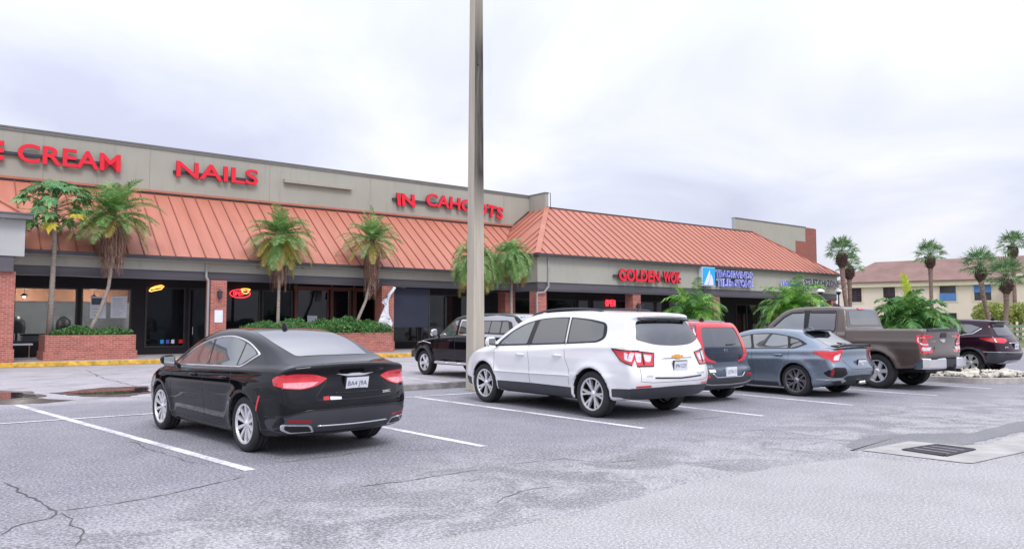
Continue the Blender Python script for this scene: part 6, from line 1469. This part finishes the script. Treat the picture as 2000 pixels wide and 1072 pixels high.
# ---------------------------------------------------------------- bronze pickup
sp = dict(L=5.80, W=2.03, H=1.96, wr=.41, arch=.475, axles=(1.22, 4.86),
    prof=[(.30, .52), (.13, .62), (.11, .80), (.12, 1.10), (.09, 1.36), (.10, 1.41, 1), (.20, 1.425, 1), (1.0, 1.42), (1.93, 1.41, 1), (1.96, 1.44, 1), (2.02, 1.72), (2.09, 1.90), (2.30, 1.950), (2.9, 1.962), (3.4, 1.94), (3.72, 1.86), (4.05, 1.62), (4.32, 1.40), (4.50, 1.335), (4.9, 1.30), (5.4, 1.235), (5.68, 1.13), (5.78, .95), (5.80, .65), (5.74, .46), (5.4, .40), (3.5, .40), (1.5, .42), (.7, .48)],
    sect=([.0, .40, .52, .70, .95, 1.15, 1.32], [.12, .08, .04, .015, .0, .01, .03]), belt=[(0, 1.50), (1.9, 1.48), (1.98, 1.27), (5.8, 1.22)], shoulder=.035, tumble=.22, tumble2=.10, gtaper=(2.6, .0), gftaper=(3.4, 1.1, .08),
    rtap=(.4, .02), ftap=(.9, .10), rround=.05, fround=.25, crown=.03, edge=.055, crease=((.2, 1.12, 5.4, 1.10, .08, .012),), flare=.045, bed=(.19, 1.86, .82, .95), bedtop=1.395)
c = Car('brown_pickup', sp, 'bronze brown crew cab pickup with chrome rear bumper', 'pickup truck', P_brown, .028)
for pts, m_ in (([(3.10, 1.28), (4.12, 1.27), (3.98, 1.45), (3.70, 1.70), (3.50, 1.80), (3.14, 1.82)], 'car_glass_light'), ([(2.26, 1.36, .12), (2.40, 1.28, .08), (2.98, 1.28), (2.98, 1.82), (2.28, 1.82)], 'car_glass')):
    for a in c.side('side_window', rnd_poly(pts, .05), M[m_], off=.0065): pass
    cx = sum(p[0] for p in pts) / len(pts); cz = sum(p[1] for p in pts) / len(pts)
    big = [(cx + (p[0] - cx) * 1.07, cz + (p[1] - cz) * 1.11) for p in pts]
    c.side('window_surround', rnd_poly(big, .06), M['black_gloss'], off=.003)
c.side('pillar_trim', [(2.95, 1.26), (3.16, 1.26), (3.16, 1.86), (2.95, 1.86)], M['black_gloss'], off=.005)
c.line('rain_guard', c.both([(2.30, 1.80), (2.96, 1.81)]) + c.both([(3.16, 1.81), (3.50, 1.80), (3.72, 1.69), (4.0, 1.45)]), .05, M['grey_plastic'], off=.02)
c.patch('rear_window', [('B', rnd_poly([(-.72, 1.49, .05), (.72, 1.49, .05), (.65, 1.83, .08), (.0, 1.845, .3), (-.65, 1.83, .08)], .05))], M['car_glass_light'], off=.006)
c.patch('windscreen', [('F', rnd_poly([(-.66, 1.86), (.66, 1.86), (.80, 1.42), (-.80, 1.42)], .06))], M['car_glass'], off=.006)
c.patch('high_brake_lamp', [('B', rnd_poly([(-.14, 1.87), (.14, 1.87), (.14, 1.91), (-.14, 1.91)], .01))], M['lamp_red'], off=.02)
for sg, d in ((1, 'L'), (-1, 'R')):
    lp = c.patch('tail_lamp', [('B', rnd_poly([(sg * .86, .84), (sg * .965, .84), (sg * .965, 1.28), (sg * .86, 1.28)], .015)), (d, rnd_poly([(.115, .84), (.18, .85), (.20, 1.02), (.26, 1.10), (.26, 1.27), (.115, 1.28)], .02))], M['lamp_red'], off=.012)
    c.patch('lamp_lens', [('B', rnd_poly([(sg * .875, .91), (sg * .95, .91), (sg * .95, .99), (sg * .875, .99)], .01)), (d, rnd_poly([(.13, .91), (.165, .91), (.165, .99), (.13, .99)], .005)), (d, rnd_poly([(.14, 1.03), (.17, 1.05), (.23, 1.13), (.23, 1.22), (.14, 1.225), (.14, 1.20), (.21, 1.20), (.21, 1.14), (.16, 1.07), (.14, 1.06)], .003))], M['lamp_clear'], off=.016, parent=lp)
c.line('tailgate_shut_line', [('B', [(.80, .78), (.80, 1.38), (-.80, 1.38), (-.80, .78), (.80, .78)])], .010, M['black_plastic'], off=.002)
c.patch('tailgate_handle', [('B', rnd_poly([(-.16, 1.20), (.16, 1.20), (.13, 1.31), (-.13, 1.31)], .02))], M['black_plastic'], off=.012)
c.patch('tailgate_cap', [('B', rnd_poly([(-.76, 1.34), (.76, 1.34), (.76, 1.40), (-.76, 1.40)], .02))], M['black_plastic'], off=.018)
c.patch('tailgate_panel', [('B', rnd_poly([(-.55, .86), (-.42, 1.00), (.42, 1.00), (.55, .86), (.74, .86), (.74, .83), (-.74, .83), (-.74, .86)], .02))], P_brown, off=.020)
c.badge_text('F-150', .50, 1.10, .22, .045, M['chrome']); c.shape_B('oval_emblem', [(.10 * math.cos(t * math.pi / 8), 1.13 + .042 * math.sin(t * math.pi / 8)) for t in range(16)], M['chrome'], .014)
c.badge_text('4x4', -.52, 1.20, .14, .05, M['chrome'])
b = MB()
ys = [-.99, -.93, -.60, -.34, -.28, .28, .34, .60, .93, .99]; xs = [.16, .02, -.05, -.07, -.03, -.03, -.07, -.05, .02, .16]
for i in range(len(ys)):
    b.v += [(xs[i], ys[i], .50), (xs[i] - .02, ys[i], .54), (xs[i] - .02, ys[i], .72), (xs[i], ys[i], .745), (xs[i] + .18, ys[i], .745), (xs[i] + .18, ys[i], .50)]
for i in range(len(ys) - 1):
    for k in range(6): b.f.append((i * 6 + k, i * 6 + (k + 1) % 6, i * 6 + 6 + (k + 1) % 6, i * 6 + 6 + k)); b.mi.append(1 if 4 == i else 0)
b.f += [tuple(range(6))[::-1], tuple(range(54, 60))]; b.mi += [0, 0]
rb = b.build('rear_bumper', [M['chrome'], M['black_plastic']], c.root, bevel=.008)
b = MB(); b.box((-.075, -.30, .745), (.10, .30, .752)); b.box((-.06, -.86, .746), (.10, -.34, .752)); b.box((-.06, .34, .746), (.10, .86, .752)); b.build('step_pad', M['black_plastic'], rb)
b = MB(); b.box((-.14, -.04, .46), (.25, .04, .53)); b.tube([(-.12, 0, .53), (-.12, 0, .60)], .022); b.build('tow_hitch', M['black_plastic'], c.root, bevel=.005)
b = MB(); b.box((.3, -.05, .36), (5.0, .05, .42)); b.box((.3, -.5, .40), (1.0, .5, .46)); b.tube([(.05, -.75, .42), (.6, -.75, .44)], .04, 10); b.build('chassis', M['black_plastic'], c.root)
b = MB(); b.lathe([(.11, -.5), (.11, .5)], 14, axis='y', c=(1.22, 0, .41)); b.build('rear_axle', M['black_plastic'], c.root)
c.line('door_shut_line', c.both([(2.16, .52), (2.14, 1.0), (2.20, 1.30), (2.22, 1.85)]) + c.both([(3.04, .44), (3.05, 1.28)]) + c.both([(4.20, .46), (4.16, .9), (4.20, 1.25)]) + c.both([(1.955, .5), (1.955, 1.42)]), .010, M['black_plastic'], off=.002)
c.line('rear_shut_line', c.both([(.30, .52), (.31, .82)]), .008, M['black_plastic'], off=.002)
c.side('lower_trim', [(.20, .60), (.21, .66), (.74, .66), (.72, .54)], P_silver, off=.006) if False else None
c.mirrors(4.08, 1.28, .24, M['black_plastic'], h=.26); c.handles([(2.32, 1.14), (3.22, 1.14)], P_brown, .22)
b = MB(); 
for sg in (1, -1): b.tube([(2.0, sg * .98, .40), (4.2, sg * .98, .40)], .05, 10)
b.build('running_board', M['black_plastic'], c.root)
b = MB(); b.tube([(4.6, .70, 1.3), (4.45, .70, 1.9)], [.006, .003], 5); b.build('antenna', M['black_plastic'], c.root)
c.wheels(.41, .275, .255, sp_radial(6, .075, .085, depth=(.58, .78)), track=.03)
c.place(18.95, 7.95, 0)

# ---------------------------------------------------------------- plum crossover
def crossover_spec(): return dict(L=4.60, W=1.845, H=1.67, wr=.355, arch=.40, axles=(.97, 3.63),
    prof=[(.35, .33), (.14, .38), (.04, .50), (.0, .64), (.03, .82), (.08, 1.0), (.16, 1.12), (.34, 1.36), (.44, 1.50), (.30, 1.575), (.36, 1.60), (.8, 1.635), (1.5, 1.665), (2.1, 1.67), (2.5, 1.63), (2.95, 1.43), (3.35, 1.17), (3.6, 1.08), (4.0, 1.0), (4.35, .86), (4.55, .66), (4.6, .45), (4.5, .28), (4.0, .24), (2, .24), (.8, .26)],
    sect=([.0, .24, .36, .5, .7, .92, 1.04], [.10, .065, .03, .01, 0, .012, .03]), belt=[(0, 1.16), (1.0, 1.13), (2.4, 1.05), (4.6, .93)], shoulder=.05, tumble=.30, tumble2=.15, gtaper=(1.3, .13), gftaper=(2.6, 1.1, .08),
    rtap=(.9, .09), ftap=(1.2, .18), rround=.22, fround=.42, crown=.05, edge=.07, crease=((.3, 1.0, 3.4, .90, .10, .014),), flare=.04)
c = Car('plum_crossover', crossover_spec(), 'dark plum crossover parked beyond the rock island at the right edge', 'car', P_plum, .03)
def crossover_trim(c, light=False):
    dlo = rnd_poly([(.62, 1.42, .02), (.90, 1.22, .05), (1.5, 1.14, .2), (3.30, 1.03, .04), (3.12, 1.16, .1), (2.72, 1.42, .2), (2.35, 1.53, .2), (1.5, 1.55, .2), (.95, 1.51, .1)], .03)
    c.side('window_surround', dlo, M['black_gloss'], off=.003)
    for pts in ([(2.28, 1.10), (3.16, 1.055), (3.06, 1.16), (2.68, 1.40), (2.33, 1.50)], [(1.42, 1.17), (2.20, 1.11), (2.25, 1.51), (1.46, 1.52)], [(.72, 1.40), (.95, 1.24), (1.34, 1.18), (1.38, 1.51), (.98, 1.485)]):
        c.side('side_window', rnd_poly(pts, .03), M['car_glass'], off=.0065)
    c.patch('rear_window', [('B', rnd_poly([(-.55, 1.48, .05), (.55, 1.48, .05), (.66, 1.16, .05), (-.66, 1.16, .05)], .05))], M['car_glass'], off=.007)
    c.patch('windscreen', [('F', rnd_poly([(-.6, 1.56), (.6, 1.56), (.70, 1.17), (-.70, 1.17)], .06))], M['car_glass'], off=.006)
    c.patch('bumper_cladding', [('B', rnd_poly([(-.86, .36), (-.86, .66), (-.5, .60), (.5, .60), (.86, .66), (.86, .36), (0, .33)], .04)), ('L', rnd_poly([(.14, .38), (.10, .66), (.48, .66), (.52, .38)], .02)), ('R', rnd_poly([(.14, .38), (.10, .66), (.48, .66), (.52, .38)], .02))], M['grey_plastic'], off=.008)
    c.side('sill_cladding', [(1.36, .27), (1.38, .42), (3.20, .42), (3.22, .27)], M['grey_plastic'], off=.008)
    c.line('door_shut_line', c.both([(1.40, .45), (1.32, .7), (1.38, 1.15)]) + c.both([(2.22, .4), (2.24, 1.08)]) + c.both([(3.2, .42), (3.25, 1.03)]), .007, M['black_plastic'], off=.0015)
    c.mirrors(3.16, 1.05, .19, c.body.data.materials[0], h=.17); c.handles([(1.55, .96), (2.42, .93)], c.body.data.materials[0])
crossover_trim(c)
c.line('window_chrome', c.both([(3.30, 1.025), (1.5, 1.13), (.90, 1.21), (.68, 1.37)]), .026, M['chrome'], off=.011)
for sg, d in ((1, 'L'), (-1, 'R')):
    c.patch('tail_lamp', [('B', rnd_poly([(sg * .42, 1.07), (sg * .80, 1.09), (sg * .80, .95), (sg * .60, .93), (sg * .44, 1.0)], .03)), (d, rnd_poly([(.20, 1.09), (.50, 1.10), (.70, 1.07), (.42, .99), (.20, .95)], .02))], M['lamp_red'], off=.010)
c.line('bumper_crease', [('B', [(-.86, .68), (0, .66), (.86, .68)]), ('L', [(.15, .68), (.60, .68)]), ('R', [(.15, .68), (.60, .68)])], .02, P_silver, off=.008)
c.patch('skid_plate', [('B', rnd_poly([(-.62, .34), (-.45, .44), (.45, .44), (.62, .34)], .03))], P_silver, off=.02)
c.line('tailgate_strip', [('B', [(-.35, .94), (.35, .94)])], .03, M['chrome'], off=.012); c.plate(0, .84, 'HB 51', R(-5)); c.badge_text('AWD', .55, .80, .14, .04, M['chrome'])
b = MB(); b.slab([(.72, -.012, 1.62), (.56, -.004, 1.61), (.60, 0, 1.69), (.65, 0, 1.69)], (0, .022, 0)); b.build('shark_fin_antenna', M['black_plastic'], c.root)
b = MB(); b.tube([(.30, -.0, 1.20), (.27, -.3, 1.21)], [.014, .007], 6); b.build('rear_wiper', M['black_plastic'], c.root)
c.wheels(.355, .235, .232, sp_radial(5, .06, .085, split=.17, depth=(.6, .8)), track=.015, arch_lip=(.035, .06, .30))
c.place(25.95, 8.95, 0)

# ---------------------------------------------------------------- silver and white crossovers glimpsed behind the row
c = Car('silver_crossover', crossover_spec(), 'silver crossover mostly hidden behind the white crossover and the red framed hatchback', 'car', P_silver, .04); crossover_trim(c); c.wheels(.355, .235, .232, sp_radial(5, .06, .085, split=.17), track=.015); c.place(21.6, 16.2, 0)
c = Car('white_wagon', crossover_spec(), 'white car roof glimpsed behind the spear leaf palm and pickup bed', 'car', P_white, .04); crossover_trim(c); c.wheels(.355, .235, .232, sp_radial(5, .06, .085, split=.17), track=.015); c.place(33.6, 15.2, 0)

# ---------------------------------------------------------------- black pickup with canopy
sp = dict(L=5.35, W=1.94, H=1.80, wr=.375, arch=.425, axles=(1.20, 4.42),
    prof=[(.35, .42), (.12, .48), (.02, .60), (.0, .80), (.03, 1.08), (.10, 1.20), (.24, 1.50), (.40, 1.70), (.70, 1.765), (1.4, 1.80), (2.2, 1.80), (2.8, 1.76), (3.15, 1.68), (3.55, 1.42), (3.85, 1.20), (4.1, 1.13), (4.6, 1.08), (5.05, 1.0), (5.25, .85), (5.32, .65), (5.25, .42), (4.9, .36), (3, .34), (1.0, .38)],
    sect=([.0, .34, .45, .6, .8, 1.0, 1.1], [.12, .07, .03, .01, 0, .01, .03]), belt=[(0, 1.17), (2.5, 1.15), (5.3, 1.06)], shoulder=.04, tumble=.26, tumble2=.12, gtaper=(1.3, .04), gftaper=(3.0, 1.1, .08),
    rtap=(.5, .03), ftap=(.9, .12), rround=.08, fround=.3, crown=.04, edge=.06, flare=.045)
c = Car('black_pickup', sp, 'black pickup with bed canopy painted silver as if reflecting the sky, parked behind the light pole', 'pickup truck', P_black, .028)
c.side('bed_canopy', rnd_poly([(.06, 1.16), (1.98, 1.16), (1.98, 1.70), (1.2, 1.74), (.5, 1.69), (.28, 1.50)], .05), P_silver, off=.006)  # sky reflection on the glossy canopy is put into silver paint
c.patch('roof_sky_sheen', [('T', rnd_poly([(.32, -.62), (.32, .62), (3.1, .62), (3.1, -.62)], .06))], P_silver, off=.006, step=.09)  # same painted sky reflection, carried over canopy and cab roof
for pts, m_, o_ in (([(.34, 1.30), (.50, 1.22), (1.84, 1.25), (1.86, 1.60), (.70, 1.60), (.52, 1.56)], 'black_gloss', .010), ([(.50, 1.28), (.86, 1.27), (.88, 1.57), (.66, 1.57)], 'car_glass', .014), ([(.91, 1.27), (1.34, 1.27), (1.34, 1.58), (.93, 1.57)], 'car_glass', .014), ([(1.38, 1.27), (1.80, 1.29), (1.82, 1.57), (1.38, 1.58)], 'car_glass', .014),
                    ([(2.08, 1.20), (2.78, 1.20), (2.78, 1.63), (2.12, 1.63)], 'chrome', .004), ([(2.14, 1.23), (2.74, 1.23), (2.74, 1.60), (2.17, 1.60)], 'car_glass', .008), ([(2.88, 1.20), (3.72, 1.17), (3.50, 1.36), (3.18, 1.56), (2.90, 1.62)], 'car_glass_light', .008)):
    c.side('side_window' if 'glass' in m_ else 'window_surround', rnd_poly(pts, .04), M[m_], off=o_)
c.patch('windscreen', [('F', rnd_poly([(-.62, 1.66), (.62, 1.66), (.74, 1.22), (-.74, 1.22)], .06))], M['car_glass_light'], off=.006)
c.line('door_shut_line', c.both([(2.02, .5), (2.0, 1.15)]) + c.both([(2.82, .45), (2.83, 1.2)]) + c.both([(3.80, .45), (3.82, 1.12)]), .008, M['grey_plastic'], off=.002)
c.line('fender_trim', c.both([(4.05, .95), (4.42, 1.0), (4.75, .95)]), .022, M['chrome'], off=.02)
for sg in (1, -1):
    b = MB(); b.tube([(1.85, sg * .93, .40), (1.95, sg * 1.02, .41), (3.7, sg * 1.02, .41), (3.8, sg * .93, .40)], .04, 10)
    for x in (2.2, 2.8, 3.4): b.box((x - .2, sg * 1.02 - .05, .43), (x + .2, sg * 1.02 + .05, .455))
    b.build('running_board', M['chrome'], c.root)
b = MB(); b.box((5.24, -.80, .5), (5.38, .80, .72)); b.build('front_bumper', M['grey_plastic'], c.root, bevel=.03)
c.mirrors(3.78, 1.20, .20, M['chrome'], h=.22); c.handles([(2.2, 1.04), (3.0, 1.04)], P_black)
c.wheels(.375, .25, .235, sp_radial(5, .08, .10, depth=(.6, .78)), track=.02, arch_lip=(.02, .05, .42))
c.place(13.08, 15.4, 1.8)
